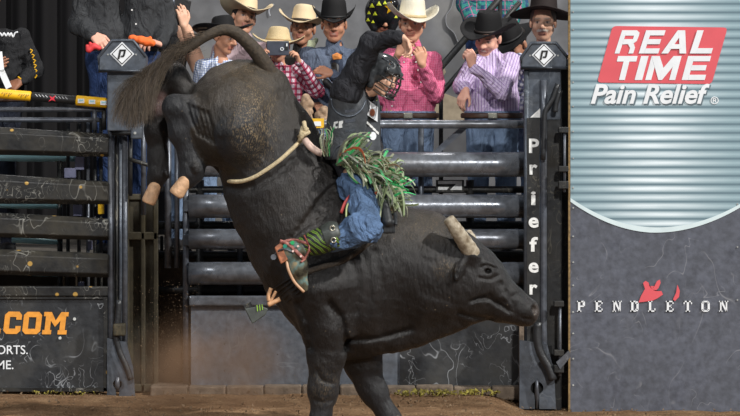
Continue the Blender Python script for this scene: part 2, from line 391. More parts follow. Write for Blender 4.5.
def sheet_mat():
    # printed picture of corrugated metal: horizontal ribs, bright centre (flat print)
    m, nt, bs = newmat('printed_corrugated_sheet'); g = N(nt, 'ShaderNodeNewGeometry'); sp = N(nt, 'ShaderNodeSeparateXYZ'); nt.links.new(g.outputs['Position'], sp.inputs[0])
    per = 8.6 / S(-.38)
    a = N(nt, 'ShaderNodeMath', operation='MULTIPLY'); nt.links.new(sp.outputs[2], a.inputs[0]); a.inputs[1].default_value = 2 * math.pi / per
    s = N(nt, 'ShaderNodeMath', operation='SINE'); nt.links.new(a.outputs[0], s.inputs[0])
    s1 = N(nt, 'ShaderNodeMath', operation='MULTIPLY_ADD'); nt.links.new(s.outputs[0], s1.inputs[0]); s1.inputs[1].default_value = .5; s1.inputs[2].default_value = .5
    r = rampnode(nt, [(0, lin((98, 120, 130))), (.25, lin((126, 150, 158))), (.8, lin((138, 162, 170))), (1, lin((150, 174, 181)))], s1.outputs[0])
    xc = (655 - 370) / S(-.38)
    b = N(nt, 'ShaderNodeMath', operation='SUBTRACT'); nt.links.new(sp.outputs[0], b.inputs[0]); b.inputs[1].default_value = xc
    c = N(nt, 'ShaderNodeMath', operation='ABSOLUTE'); nt.links.new(b.outputs[0], c.inputs[0])
    r2 = rampnode(nt, [(0, (1,) * 3), (.16, (.8,) * 3), (.36, (.3,) * 3), (.55, (.04,) * 3)], c.outputs[0])
    nz = N(nt, 'ShaderNodeTexNoise', i_Scale=3.0, i_Detail=6.0); mp = N(nt, 'ShaderNodeMapping'); mp.inputs['Scale'].default_value = (.6, 1, 9); nt.links.new(g.outputs['Position'], mp.inputs[0]); nt.links.new(mp.outputs[0], nz.inputs['Vector'])
    r3 = rampnode(nt, [(.3, (.5,) * 3), (.65, (1.15,) * 3)], nz.outputs[0])
    f0 = mixc(nt, 1.0, r2.outputs[0], s1.outputs[0], 'MULTIPLY'); f = mixc(nt, 1.0, f0, r3.outputs[0], 'MULTIPLY')
    nt.links.new(mixc(nt, f, r.outputs[0], lin((230, 240, 244))), bs.inputs['Base Color'])
    bs.inputs['Roughness'].default_value = .5; bs.inputs['Specular IOR Level'].default_value = .3
    return m
M['sheet'] = sheet_mat()
M['board'] = steel('charcoal_board', (78, 81, 91), dirt=(70, 72, 78), scratch=(150, 150, 154), rough=.5, dirt_amt=.4, scr_amt=.55, sscale=1.6, metal=0, thin=.006)
M['arc'] = plain('printed_silver_rim', (206, 220, 222), rough=.4, var=.1, scale=5, bmp=0)
# ================================================================ SETTING
def pbox(mb, x0, x1, y0, y1, Yf, depth, c=None):
    """box whose front face at depth Yf covers the px rectangle"""
    a = P(x0, y1, Yf); b = P(x1, y0, Yf); return mb.box(a[0], b[0], Yf, Yf + depth, a[2], b[2], c)
# floor with relief
nx, ny = 150, 110
xs = np.linspace(-6, 6, nx); ys = np.linspace(-6.5, 5.2, ny)
gx, gy = np.meshgrid(xs, ys, indexing='ij'); w1 = wrinkle(3, .02, 3.0); w2 = wrinkle(5, .012, 14.0)
pp = np.stack([gx.ravel(), gy.ravel(), np.zeros(gx.size)], 1); pp[:, 2] = w1(pp) + w2(pp) - .006
tt_ = np.clip((pp[:, 0] - .8) / .35, 0, 1); pp[:, 2] -= .09 * tt_ * tt_ * (3 - 2 * tt_); pp[:, 2] += np.random.RandomState(2).randn(len(pp)) * .0035
idx = np.arange(nx * ny).reshape(nx, ny)
fq = np.stack([idx[:-1, :-1], idx[1:, :-1], idx[1:, 1:], idx[:-1, 1:]], -1).reshape(-1, 4)
obj('floor', (pp, fq), M['dirt'], smooth=True, kind='structure', org=(0, 0, 0))
# back drape walls
Yw = 4.2
obj('wall_back', MB().box(-2.2, 6, Yw, Yw + .1, -.1, 5).vf(), M['mural'], kind='structure')
o = bpy.data.objects['wall_back']
mb = MB(); 
line = sm([P(x, y, Yw - .012) for x, y in ((455, -6), (451, 8), (446, 16), (447, 26), (454, 33), (458, 42))], 5); mb.tube(line, .009, 6, flat=.4)
obj('painted_line', mb.vf(), M['mural_line'], o)
mb = MB()
for pts in (((274, 4), (269, 10), (270, 16)),):
    mb.tube(sm([P(x, y, Yw - .012) for x, y in pts], 5), .007, 6, flat=.4)
obj('painted_line', mb.vf(), M['mural_line'], o)
for poly in (((425, 112), (441, 92), (462, 100), (466, 126), (420, 126)), ((440, 60), (446, 72), (436, 86))):
    mb = MB(); mb.prism([(P(x, y, Yw)[0], P(x, y, Yw)[2]) for x, y in poly], Yw - .012, Yw + .01); obj('painted_patch', mb.vf(), M['mural_tan'], o)
# pleated black drape, left
n = 240; V = []; F = []
for i in range(n):
    x = -6 + 4.35 * i / (n - 1); y = 3.9 + .05 * math.sin(i * .55) + .03 * math.sin(i * .23 + 1)
    V += [(x, y, -.05), (x, y, 5), (x, y + .02, 5), (x, y + .02, -.05)]
for i in range(n - 1):
    a = i * 4; b = a + 4; F += [(a, b, b + 1, a + 1), (a + 2, b + 2, b + 3, a + 3), (a + 1, b + 1, b + 2, a + 2)]
obj('wall_left', (V, F), M['drape'], smooth=True, kind='structure')
# platform behind the chutes
mb = MB(); mb.box(-6, 6, .3, 3.6, .87, .95); obj('platform_floor', mb.vf(), M['deck'], kind='structure')
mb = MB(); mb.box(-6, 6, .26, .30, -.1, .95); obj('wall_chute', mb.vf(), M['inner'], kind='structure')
# kerb under the chutes (split stones)
kx = [x for x in range(150, 530, 38)]
k0 = empty('kerb', P(350, 392, -.05) * np.array([1, 1, 0]), kind='structure')
for i, x in enumerate(kx):
    x1 = x + 37.4; mb = MB(); pbox(mb, x, x1, 386.5 + rnd.uniform(-.8, .8), 400, -.12 + rnd.uniform(-.01, .01), .3); obj('kerb_block', mb.vf(), M['kerb'], k0, bevel=.012)
# ================================================================ BUCKING CHUTE FENCE (centre)
fence = empty('chute_fence', (P(357, 390, 0)[0], 0, 0), 'grey steel chute fence of thick round rails over a flat kick panel behind the bull', 'fence')
def hpipe(name, x0, x1, y0, y1, Y, mat, parent, n=20, dent=False, sq=1.0):
    a = P(x0, (y0 + y1) / 2, Y); b = P(x1, (y0 + y1) / 2, Y); r = (y1 - y0) / 2 / S(Y)
    m = 10; pts = [a + (b - a) * t / m for t in range(m + 1)]
    mb = MB(); mb.tube(pts, r, n, flat=sq); return obj(name, mb.vf(), mat, parent, smooth=True)
for y0, y1 in ((152, 177), (194.5, 218), (229, 249), (262, 285)):
    hpipe('rail', 189, 526, y0, y1, 0, M['pipe'], fence)
hpipe('top_rail', 130, 526, 120, 128.5, 0, M['pipe'], fence)
mb = MB(); pbox(mb, 189, 526, 296, 306, -.03, .08); obj('panel_rail', mb.vf(), M['pipe'], fence, bevel=.01)
mb = MB(); pbox(mb, 191, 526, 305, 387, 0, .02); obj('kick_panel', mb.vf(), M['panel_grey'], fence)
mb = MB(); pbox(mb, 400, 526, 306, 387, -.012, .01); obj('scuffed_sheet', mb.vf(), M['panel_black'], fence, label='dark scuffed lower sheet')
for x, r in ((186, 3.2), (177, 2.6), (168, 3.5)):
    mb = MB(); mb.tube([P(x, 118, .03 + .04 * (x < 180)), P(x, 392 if x > 180 else 268, .03 + .04 * (x < 180))], r / 140, 12); obj('upright', mb.vf(), M['tube_light'], fence, smooth=True)
for x in (421, 240):
    mb = MB(); mb.tube([P(x, 122, .16), P(x, 300, .16)], 3 / 140, 10); obj('inner_upright', mb.vf(), M['post'], fence, smooth=True)
for k in range(3):
    y = (165, 206, 240)[k]; mb = MB(); pbox(mb, 183, 196, y - 6, y + 6, -.02 , .06); obj('rail_bracket', mb.vf(), M['post'], fence, bevel=.008)
# far rails of the chute box (inside)
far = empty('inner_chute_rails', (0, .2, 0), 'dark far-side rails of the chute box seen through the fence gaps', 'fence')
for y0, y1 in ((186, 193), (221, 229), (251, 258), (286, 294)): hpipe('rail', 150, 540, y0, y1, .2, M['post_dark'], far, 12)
far2 = empty('teal_chute_rails', (P(40, 155, .9)[0], .2, 0), 'pale teal pipes of the chute behind the left gate', 'fence')
for (x0, x1, y, r) in ((-30, 76, 156.5, 4.5), (-30, 62, 204.5, 3.4), (12, 62, 240.5, 3), (18, 60, 273, 3)):
    a = P(x0, y - 1, .2); b = P(x1, y + 2, .2); mb = MB(); mb.tube([a, (a + b) / 2, b], [r / 135, r / 135, r / 200], 12); obj('rail', mb.vf(), M['teal'], far2, smooth=True)
mb = MB(); mb.tube([P(-20, 156, .2), P(-20, 390, .2)], .03, 10); obj('upright', mb.vf(), M['teal'], far2, smooth=True)
mb = MB(); mb.tube([P(60, 156, .2), P(60, 390, .2)], .02, 10); obj('upright', mb.vf(), M['post_dark'], far2, smooth=True)
lk = empty('gate_latch_frame', (P(76, 170, .1)[0], .1, 0), 'lilac grey latch plates and uprights behind the left gate', 'latch')
for x0, x1, y0, y1 in ((64, 76, 168, 178), (75, 84, 157, 170), (73, 82, 205, 216), (88, 92, 241, 250), (78, 84, 282, 288)):
    mb = MB(); pbox(mb, x0, x1, y0, y1, .08, .03); obj('plate', mb.vf(), M['lilac'], lk, bevel=.006)
for x in (68, 79, 88, 95, 101):
    mb = MB(); mb.tube([P(x, 118, .12), P(x, 391, .12)], 1.8 / 137, 8); obj('upright', mb.vf(), M['post_dark' if x != 88 else 'tube_light'], lk, smooth=True)
mb = MB(); pbox(mb, 98, 104, 204, 214, .08, .03); obj('tag', mb.vf(), M['sign_yellow'], lk)
# ================================================================ LEFT GATE
g = empty('chute_gate', (P(50, 390, -.1)[0], -.1, 0), 'black scuffed chute gate with wide flat rails and an orange lettered panel', 'gate')
Yg = -.12
for (tl, tr, bl, br) in ((127, 134, 155, 157), (174.5, 182, 204, 204.5), (213, 219, 237.5, 240.5), (249.5, 254, 275, 278)):
    # chamfered flat rail: cross-section octagon swept from left to right
    V = []; nn = 12
    for i in range(nn + 1):
        t = i / nn; x = -60 + 169 * t; tt = max(0, x / 110)
        yt = tl + (tr - tl) * tt; yb = bl + (br - bl) * tt
        a = P(x, yt, Yg); b = P(x, yb, Yg); h = a[2] - b[2]
        for dy, dz in ((.012, 0), (.07, 0), (.075, -h * .1), (.075, -h * .9), (.07, -h), (.012, -h), (-.028, -h * .82), (-.028, -h * .2)):
            V.append((a[0], Yg + dy, a[2] + dz))
    F = [(i * 8 + k, i * 8 + (k + 1) % 8, (i + 1) * 8 + (k + 1) % 8, (i + 1) * 8 + k) for i in range(nn) for k in range(8)] + [tuple(range(8)), tuple(nn * 8 + k for k in range(8))[::-1]]
    obj('rail', (V, F), M['rail'], g, bevel=.006)
for y, rr in ((109.5, 2.6), (119.8, 2.6)):
    hpipe('top_tube', -60, 99 if y > 112 else 104, y - rr, y + rr, .0, M['tube_light'], g, 12)
mb = MB(); pbox(mb, -60, 108, 286.5, 296.5, -.12, .07); obj('panel_rail', mb.vf(), M['rail'], g, bevel=.008)
mb = MB(); pbox(mb, -60, 107, 297, 391, -.1, .03); obj('sign_panel', mb.vf(), M['panel_black'], g)
mb = MB(); pbox(mb, 103.5, 107.5, 297, 391, -.125, .03); pbox(mb, -60, 107.5, 388, 391.5, -.125, .03); pbox(mb, -60, 107.5, 297, 299, -.122, .03); obj('panel_edging', mb.vf(), M['rail'], g)
mb = MB(); mb.tube([P(111, 104, -.1), P(111, 392, -.1)], 3.4 / 140, 14); obj('stile', mb.vf(), M['tube_light'], g, smooth=True)
for x in (94.5, 104): mb = MB(); mb.tube([P(x, 108, 0), P(x, 130, 0)], 2.6 / 140, 10); obj('top_post', mb.vf(), M['post_dark' if x > 100 else 'tube_light'], g, smooth=True)
mb = MB(); mb.tube([P(60, 338, -.104), P(60, 338, -.114)], 1.5 / 140, 10); mb.tube([P(74.5, 319, -.104), P(74.5, 319, -.114)], 1.6 / 140, 10); obj('bolt', mb.vf(), M['bolt'], g, smooth=False)
# slab letters, drawn as blocks with chamfered corners (x, y in letter cells)
def letter_obj(name, polys, place, Y, dep, mat, parent):
    mb = MB()
    for poly in polys:
        mb.prism([place(x, y) for x, y in poly], Y - dep, Y)
    return obj(name, mb.vf(), mat, parent)
SLAB = {
 'C': (16, [[(3, 0), (13, 0), (16, 3), (16, 7.5), (11, 7.5), (11, 5), (5, 5), (5, 5.0), (0, 3)], [(0, 3), (5, 5), (5, 16), (0, 18)], [(0, 18), (5, 16), (11, 16), (11, 13.5), (16, 13.5), (16, 18), (13, 21), (3, 21)]]),
 'O': (17, [[(3, 0), (14, 0), (17, 3), (12, 5), (5, 5), (0, 3)], [(0, 3), (5, 5), (5, 16), (0, 18)], [(17, 3), (17, 18), (12, 16), (12, 5)], [(0, 18), (5, 16), (12, 16), (17, 18), (14, 21), (3, 21)]]),
 'M': (23, [[(0, 0), (7, 0), (7, 4), (0, 4)], [(16, 0), (23, 0), (23, 4), (16, 4)], [(2, 4), (7, 4), (7, 17), (2, 17)], [(16, 4), (21, 4), (21, 17), (16, 17)], [(0, 17), (8.4, 17), (8.4, 21), (0, 21)], [(14.6, 17), (23, 17), (23, 21), (14.6, 21)], [(7, 0), (11.5, 8), (11.5, 14), (7, 8)], [(16, 0), (16, 8), (11.5, 14), (11.5, 8)]])}
xx = 3
for ch in 'COM':
    w, polys = SLAB[ch]; sc = 1.06
    def place(x, y, x0=xx): q = P(x0 + x * sc * 1.0 + (21 - y) * .12, 311.5 + y * sc + (x0 + x) * .01, -.1); return (q[0], q[2])
    letter_obj('letter', polys, place, -.1, .006, M['orange_print'], g); xx += w * sc + 2.0
mb = MB(); mb.prism([(P(x, y, -.1)[0], P(x, y, -.1)[2]) for x, y in ((-3.5, 328.5), (.6, 328.5), (.2, 333.5), (-4, 333.5))], -.106, -.1); obj('letter', mb.vf(), M['orange_print'], g)
def text(s, px, py, h, Y, mat, parent, align='LEFT', shear=0, bold=0, wfit=None, name='lettering', dep=.004, ry=0):
    """real flat lettering: baseline-left at (px,py), cap height h px"""
    cu = bpy.data.curves.new(name, 'FONT'); cu.body = s; cu.align_x = align; cu.shear = shear; cu.offset = bold; cu.extrude = 0.002; cu.resolution_u = 4
    cu.size = 1.0; o = bpy.data.objects.new(name, cu); COL.objects.link(o)
    dg = bpy.context.evaluated_depsgraph_get(); me = bpy.data.meshes.new_from_object(o.evaluated_get(dg)); bpy.data.objects.remove(o); bpy.data.curves.remove(cu)
    v = np.array([x.co[:] for x in me.vertices]); f = [tuple(p.vertices) for p in me.polygons]; bpy.data.meshes.remove(me)
    sc = h / S(Y) / .69
    w = np.ptp(v[:, 0]) * sc; sx = sc if not wfit else sc * (wfit / S(Y)) / w
    if align == 'LEFT': v[:, 0] -= v[:, 0].min()
    b = P(px, py, Y)
    V = np.stack([b[0] + v[:, 0] * sx, Y - dep - v[:, 2] * .5, b[2] + v[:, 1] * sc], 1)
    return obj(name, (V, f), mat, parent)
text('ORTS.', -3.2, 354, 8.6, -.1, M['white'], g, bold=.006, wfit=31)
text('ME.', -3.5, 369, 8.6, -.1, M['white'], g, bold=.006, wfit=17)
# ---- padded pole resting on the gate
pole = empty('padded_pole', P(45, 100, -.02), 'long round pole with yellow and black padding lying along the left gate top', 'pole')
def pp2(x): return P(x, 93.5 + (x + 2) * .088, -.05)
def seg(x0, x1, r, mat, name): mb = MB(); mb.tube([pp2(x0), pp2(x0 + .8), pp2(x1 - .8), pp2(x1)], [r * .85, r, r, r * .85], 16); obj(name, mb.vf(), M[mat], pole, smooth=True)
seg(-60, 112, 1.7 / 140, 'post_dark', 'shaft'); seg(-60, 31, 5 / 140, 'yellow', 'pad'); seg(31.5, 76, 4.6 / 140, 'pad_black', 'pad'); seg(76, 110.5, 5.2 / 140, 'yellow', 'pad')
for i, x in enumerate((81.5, 92.5, 104)):
    q = pp2(x); mb = MB(); s_ = S(-.05); mb.bar(q + np.array([-3.2 / s_, -.037, .0]), q + np.array([3.2 / s_, -.037, 0]), .004, 4.2 / s_); obj('label', mb.vf(), M['white'], pole)
    mb = MB(); mb.bar(q + np.array([-2.2 / s_, -.040, .004]), q + np.array([2.2 / s_, -.040, .004]), .004, 1.6 / s_); obj('label', mb.vf(), M['teal'], pole)
for i in range(10):
    x = 37 + i * 3.3
    if 4 <= i <= 5: continue
    q = pp2(x); s_ = S(-.05); mb = MB(); mb.bar(q + np.array([-1 / s_, -.033, 2.8 / s_]), q + np.array([1 / s_, -.034, .4 / s_]), .003, .9 / s_, up=(0, 1, 0)); obj('mark', mb.vf(), M['white'], pole)
q = pp2(53); mb = MB(); s_ = S(-.05)
mb.prism([(q[0] + a / s_, q[2] + b / s_) for a, b in ((-3, 2.5), (0, .8), (3, 3), (1.5, 0), (3, -3), (-.5, -1.5), (-4, -3.2), (-1.6, -.2))], q[1] - .04, q[1] - .03); obj('mark', mb.vf(), plain('red_mark', (214, 40, 60), bmp=0), pole)
for x in (3, 20):
    for k in range(5):
        q = pp2(x + k * 2.2); mb = MB(); mb.bar(q + np.array([-.9 / s_, -.036, -2 / s_ * (k % 2)]), q + np.array([.7 / s_, -.036, (1.6) / s_]), .003, .8 / s_, up=(0, 1, 0)); obj('mark', mb.vf(), M['pad_black'], pole)
# ================================================================ POSTS
def gate_post(cx, cap, body, label, extra):
    Yf = -.3; root = empty('gate_post', (P(cx, 395, Yf)[0], Yf + .1, 0), label, 'post', group='steel gate posts with diamond badges')
    s_ = S(Yf)
    pts = [(P(x, y, Yf)[0], P(x, y, Yf)[2]) for x, y in cap]
    mb = MB(); mb.prism(pts[::-1], Yf, Yf + .22); obj('cap', mb.vf(), M['post'], root, bevel=.01)
    # rolled rim of the cap
    up = [p for p in pts if p[1] > min(q[1] for q in pts) + .02]
    mb = MB(); ring = [pts[-1]] + pts[:-1]
    mb.tube([np.array([x, Yf + .0, z]) for x, z in ring], .012, 8); obj('cap_rim', mb.vf(), M['post'], root, smooth=True)
    # diamond logo plate
    lx, ly = extra
    c = P(lx, ly, Yf - .012)
    def dia(rw, rh, y0, mat, nm):
        mb = MB(); mb.prism([(c[0] - rw / s_, c[2]), (c[0], c[2] - rh / s_), (c[0] + rw / s_, c[2]), (c[0], c[2] + rh / s_)], y0, y0 + .005); return obj(nm, mb.vf(), M[mat], root)
    d = dia(12.2, 12.2, Yf - .006, 'white', 'diamond_badge'); dia(10.6, 10.6, Yf - .009, 'post_dark', 'badge_line'); dia(9.4, 9.4, Yf - .012, 'white', 'badge_field')
    mb = MB()
    def lp(x, y): return (c[0] + (x + y * .22) / s_, c[2] + y / s_)
    for poly in ([(-3.4, -5), (-1.4, -5), (-1.4, 4.6), (-3.4, 4.6)], [(-1.4, 2.9), (2.6, 2.9), (3.2, 4.6), (-1.4, 4.6)], [(1.2, -1.4), (3.2, -1.4), (3.2, 4.6), (1.2, 2.9)], [(-.6, -1.4), (3.2, -1.4), (2.6, -3), (-.6, -3)]):
        mb.prism([lp(x, y) for x, y in poly], Yf - .016, Yf - .012)
    obj('badge_letter', mb.vf(), M['post_dark'], root)
    for sx in (-14, 14): mb = MB(); mb.tube([P(lx + sx, ly + .5, Yf - .004), P(lx + sx, ly + .5, Yf + .01)], .9 / s_, 8); obj('cap_bolt', mb.vf(), M['bolt'], root)
    mb = MB(); pbox(mb, *body, Yf + .04, .18); obj('column', mb.vf(), M['post'], root, bevel=.008)
    return root
# left post
lp_ = gate_post(122, [(98.5, 71), (98.5, 57), (112, 40.5), (133, 40.5), (146, 57), (146, 71)], (107, 141, 70, 131), 'steel gate post with angular cap and diamond badge behind the bull tail', (122, 54))
for x, r, y0, y1, Y, mt in ((125, 2.6, 131, 392, -.16, 'tube_light'), (116.5, 1.6, 131, 392, -.05, 'post_dark'), (130.5, 2.0, 131, 196, -.2, 'post_dark'), (143.5, 2.6, 100, 215, -.1, 'tube_light'), (120.5, 1.6, 131, 392, -.1, 'post')):
    mb = MB(); mb.tube([P(x, y0, Y), P(x, y1, Y)], r / 140, 12); obj('upright', mb.vf(), M[mt], lp_, smooth=True)
mb = MB(); pbox(mb, 113, 124, 131, 395, .1, .05); obj('back_plate', mb.vf(), M['post_dark'], lp_)
mb = MB(); pbox(mb, 130.5, 142, 127, 139, -.33, .07); bp = obj('bolt_plate', mb.vf(), M['post'], lp_, bevel=.01)
mb = MB(); mb.tube([P(135, 133, -.345), P(135, 133, -.32)], 1.4 / 141, 10); obj('bolt', mb.vf(), M['bolt'], bp)
mb = MB(); mb.tube([P(113, 133.5, -.2), P(132, 133, -.3)], 2 / 140, 8); obj('latch_rod', mb.vf(), M['post_dark'], lp_, smooth=True)
mb = MB(); mb.tube([P(129, 159, -.25), P(138, 162, -.3), P(151, 166, -.3)], 2 / 140, 8); obj('latch_rod', mb.vf(), M['rail'], lp_, smooth=True)
# base foot of the left post with hole, hose guard
mb = MB(); a = P(109, 395, -.2); b = P(136, 342, -.2)
def foot(parent, x0, x1, ytop, ybot, hx, hy, hr, Y, mat):
    outer = [(x0, ytop), (x1 - 9, ytop + 4), (x1 - 2, ytop + 30), (x1, ybot), (x0, ybot)]
    # plate with a keyhole slot: two halves around the hole
    hc = [(hx + hr * math.cos(R(t)), hy + hr * math.sin(R(t))) for t in range(-90, 71, 20)]
    right = [(hx, ytop + 3), (x1 - 9, ytop + 4), (x1 - 2, ytop + 30), (x1, ybot), (hx + hr * .35, ybot)] + [(x, y) for x, y in hc[::-1]]
    hl = [(hx - hr * math.cos(R(t)), hy + hr * math.sin(R(t))) for t in range(-90, 71, 20)]
    left = [(x0, ytop), (hx, ytop + 3)] + hl + [(hx - hr * .35, ybot), (x0, ybot)]
    for poly in (right, left):
        m_ = MB(); m_.prism([(P(x, y, Y)[0], P(x, y, Y)[2]) for x, y in poly], Y, Y + .03); obj('foot_plate', m_.vf(), M[mat], parent)
foot(lp_, 107, 135, 338, 397, 117.5, 384, 4.6, -.22, 'post')
mb = MB(); mb.tube([P(117.5, 377, -.26), P(117.5, 386, -.25), P(117.5, 391, -.24)], [2.2 / 140, 2.6 / 140, 1 / 140], 8); obj('foot_pin', mb.vf(), M['tube_light'], lp_, smooth=True)
mb = MB(); mb.tube(sm([P(x, y, -.28) for x, y in ((119, 300), (118, 318), (116, 333), (119, 350), (126, 366), (131, 380))], 4), 3.2 / 141, 10); obj('hose', mb.vf(), M['rubber'], lp_, smooth=True)
mb = MB(); pbox(mb, 113, 125, 324, 336, -.34, .1); obj('hinge_lug', mb.vf(), M['olive'], lp_, bevel=.01)
# right post
rp = gate_post(544, [(521, 68), (521, 58), (531.5, 43), (556, 43), (568, 58), (568, 68)], (527, 561, 68, 121), 'steel gate post with white vertical lettering beside the tall sign panel', (544, 55))
Yp = -.26
mb = MB(); mb.tube([P(526.5, 68, Yp), P(526.5, 345, Yp)], 2.7 / 140, 12); obj('upright', mb.vf(), M['post'], rp, smooth=True)
mb = MB(); pbox(mb, 527, 540, 118, 345, Yp - .03, .05); obj('letter_plate', mb.vf(), M['post_dark'], rp)
mb = MB(); mb.tube([P(543.6, 80, Yp - .02), P(543.6, 118, Yp - .02), P(543.6, 330, Yp - .02), P(545, 370, Yp - .02)], 3.5 / 140, 14); obj('upright', mb.vf(), M['tube_light'], rp, smooth=True)
mb = MB(); pbox(mb, 546, 562, 118, 411, Yp, .2); obj('column_lower', mb.vf(), M['post_dark'], rp, bevel=.01)
mb = MB(); mb.tube(sm([P(x, y, Yp - .07) for x, y in ((558, 84), (552, 100), (545, 112), (544, 130), (543, 160))], 4), 2.6 / 140, 8); mb.tube(sm([P(x, y, Yp - .07) for x, y in ((560, 90), (556, 104), (555, 112))], 4), 2.6 / 140, 8); obj('hose', mb.vf(), M['rubber'], rp, smooth=True)
mb = MB(); mb.prism([(P(x, y, Yp)[0], P(x, y, Yp)[2]) for x, y in ((530, 117.5), (542, 106.5), (543, 117.5))], Yp - .02, Yp + .03); obj('white_gusset', mb.vf(), M['white_worn'], rp)
def rr_block(mb, x0, x1, y0, y1, Y):
    mb.prism([(P(x, y, Y)[0], P(x, y, Y)[2]) for x, y in ((x0, y1), (x1, y1), (x1, y0), (x0, y0))], Y - .008, Y + .02)
GL = {'P': [(0, 3, 0, 14), (3, 9, 0, 3), (6.5, 10, 1, 7.5), (3, 9, 5.8, 8.2)], 'r': [(0, 3.4, 4, 14), (3.4, 8.5, 4, 7), (0, 0, 0, 0)], 'i': [(2.5, 6, 5, 14), (2.5, 6, 0, 3)],
      'e': [(0, 3.2, 3, 12), (2, 8, 2, 4.6), (6.4, 9.4, 3, 8), (2, 9.2, 6.8, 9.2), (2, 8.6, 11, 13.6)], 'f': [(2.5, 5.8, 1.5, 14), (4, 9, 0, 2.8), (0, 8.6, 4.6, 7)]}
for ch, y in zip('Priefer', (152.5, 174, 204.5, 227, 251, 272, 294)): text(ch, {'P': 529, 'r': 529.5, 'i': 531, 'e': 528.6, 'f': 529.4}[ch], y, 13.5, Yp - .03, M['white_worn'], rp, bold=.028, name='letter', wfit={'P': 10, 'r': 8, 'i': 4.6, 'e': 10, 'f': 8.4}[ch])
foot(rp, 519.5, 556, 340, 409, 537, 388, 6.4, -.33, 'post')
mb = MB(); mb.tube([P(537, 380, -.37), P(537, 390, -.36), P(537, 408, -.35)], [1.6 / 140, 2.4 / 140, 1 / 140], 8); obj('foot_pin', mb.vf(), M['tube_light'], rp, smooth=True)
mb = MB(); mb.tube(sm([P(x, y, -.4) for x, y in ((538, 322), (537.5, 340), (541, 354), (549, 368), (553, 380))], 4), 4.3 / 141, 12); obj('hose', mb.vf(), M['rubber'], rp, smooth=True)
mb = MB(); pbox(mb, 526, 552, 346, 409, -.28, .02); obj('keyhole_shade_back', mb.vf(), M['black'], rp)  # added black sheet, gives the keyhole its dark inside by colour
mb = MB(); pbox(mb, 519.5, 524, 322, 405, -.3, .1); obj('side_angle', mb.vf(), M['kerb'], rp)
# latch / hinge rods between post and sign
for ys, nm in (((128, 184), 'hinge_rod'), ((302, 368), 'hinge_rod')):
    cx = 564.5 if ys[0] < 200 else 560
    hr_ = obj(nm, MB().tube([P(cx, ys[0], -.4), P(cx, ys[1] + 8, -.4)], 1.5 / 142, 10).vf(), M['tube_light'], rp, smooth=True)
    
    for q0, q1 in ((ys[0] - 1, ys[0] + 5), (ys[1] - 18, ys[1] - 12), (ys[1] - 3, ys[1] + 5)): mb = MB(); pbox(mb, cx - 6, cx + 4, q0, q1, -.43, .08); obj('hinge_bracket', mb.vf(), M['post_dark'], hr_, bevel=.006)
mb = MB(); mb.prism([(P(x, y, -.43)[0], P(x, y, -.43)[2]) for x, y in ((556, 362), (569, 350), (571, 356), (560, 369))], -.45, -.42); obj('hinge_strap', mb.vf(), M['tube_light'], rp)
mb = MB(); pbox(mb, 558, 574, 60, 409, -.12, .03); obj('gap_shade_plate', mb.vf(), M['post_dark'], rp)  # added dark plate, its colour is the shade in the gap beside the sign
# ---- olive sliding gate, seen behind the hind feet
og = empty('sliding_gate', (P(140, 392, .1)[0], .1, 0), 'olive brown framed gate leaf standing open behind the left post', 'gate')
mb = MB(); pbox(mb, 124, 158, 196, 392, .10, .03); obj('board', mb.vf(), M['olive'], og)
for x0, x1 in ((124, 129), (140.5, 145), (153, 158)): mb = MB(); pbox(mb, x0, x1, 194, 392, .06, .05); obj('frame_upright', mb.vf(), M['olive'], og, bevel=.008)
for y0, y1 in ((194, 200), (232, 240), (384, 392)): mb = MB(); pbox(mb, 124, 158, y0, y1, .06, .045); obj('frame_crossbar', mb.vf(), M['olive'], og, bevel=.008)
ig = empty('chute_divider', (P(172, 392, .3)[0], .4, 0), 'dark brown chute divider standing in the gap right of the olive gate', 'fence')
mb = MB(); pbox(mb, 157, 192, 250, 392, .5, .03); obj('board', mb.vf(), M['inner'], ig)
for x in (160, 188): mb = MB(); pbox(mb, x, x + 3, 236, 392, .44, .05); obj('upright', mb.vf(), M['post_dark'], ig, bevel=.006)
# ================================================================ SIGN PANEL right
Ys = -.38; ss = S(Ys)
sg = empty('sponsor_panel', (P(655, 400, Ys)[0], Ys, 0), 'tall charcoal board with ribbed silver print and big red and white lettering', 'sign')
mb = MB(); pbox(mb, 570, 800, -60, 412, Ys, .05); obj('board', mb.vf(), M['board'], sg)
mb = MB(); pbox(mb, 568.4, 570.3, -60, 412, Ys - .003, .055); obj('worn_edge', mb.vf(), M['edge'], sg)
def arcy(x): return 230.5 - (x - 656.7) ** 2 * (30.5 / 86.7 ** 2) * (1 if x < 656.7 else .86)
xs_ = np.linspace(570.5, 800, 50)
V = []; F = []
for x in xs_:
    V += [P(x, -60, Ys - .003), P(x, max(arcy(x) - 1.5, -50), Ys - .003)]
F = [(2 * i, 2 * i + 1, 2 * i + 3, 2 * i + 2) for i in range(len(xs_) - 1)]
obj('printed_sheet', (V, F), M['sheet'], sg)
V = []
for x in xs_: 
    wv = 2.2 * (1 - abs(x - 650) / 220); V += [P(x, arcy(x) - wv - 1, Ys - .005), P(x, arcy(x) + wv, Ys - .005)]
obj('printed_rim', (V, F), M['arc'], sg)
def shp(pts, dep, mat, nm, parent=sg):
    mb = MB(); mb.prism([(P(x, y, Ys)[0], P(x, y, Ys)[2]) for x, y in pts], Ys - dep, Ys - dep + .002); return obj(nm, mb.vf(), mat, parent)
def rpoly(c, r):
    out = []
    for i in range(len(c)):
        a, b, d = np.array(c[i - 1], float), np.array(c[i], float), np.array(c[(i + 1) % len(c)], float)
        p = b + nrm(a - b) * r; q = b + nrm(d - b) * r
        for t in (0, .33, .66, 1): out.append((1 - t) ** 2 * p + 2 * t * (1 - t) * b + t * t * q)
    return [tuple(x) for x in out]
shp(rpoly([(612.5, 26), (727.5, 27.5), (711.5, 84), (597, 82.5)], 4), .008, M['red_print'], 'red_badge')
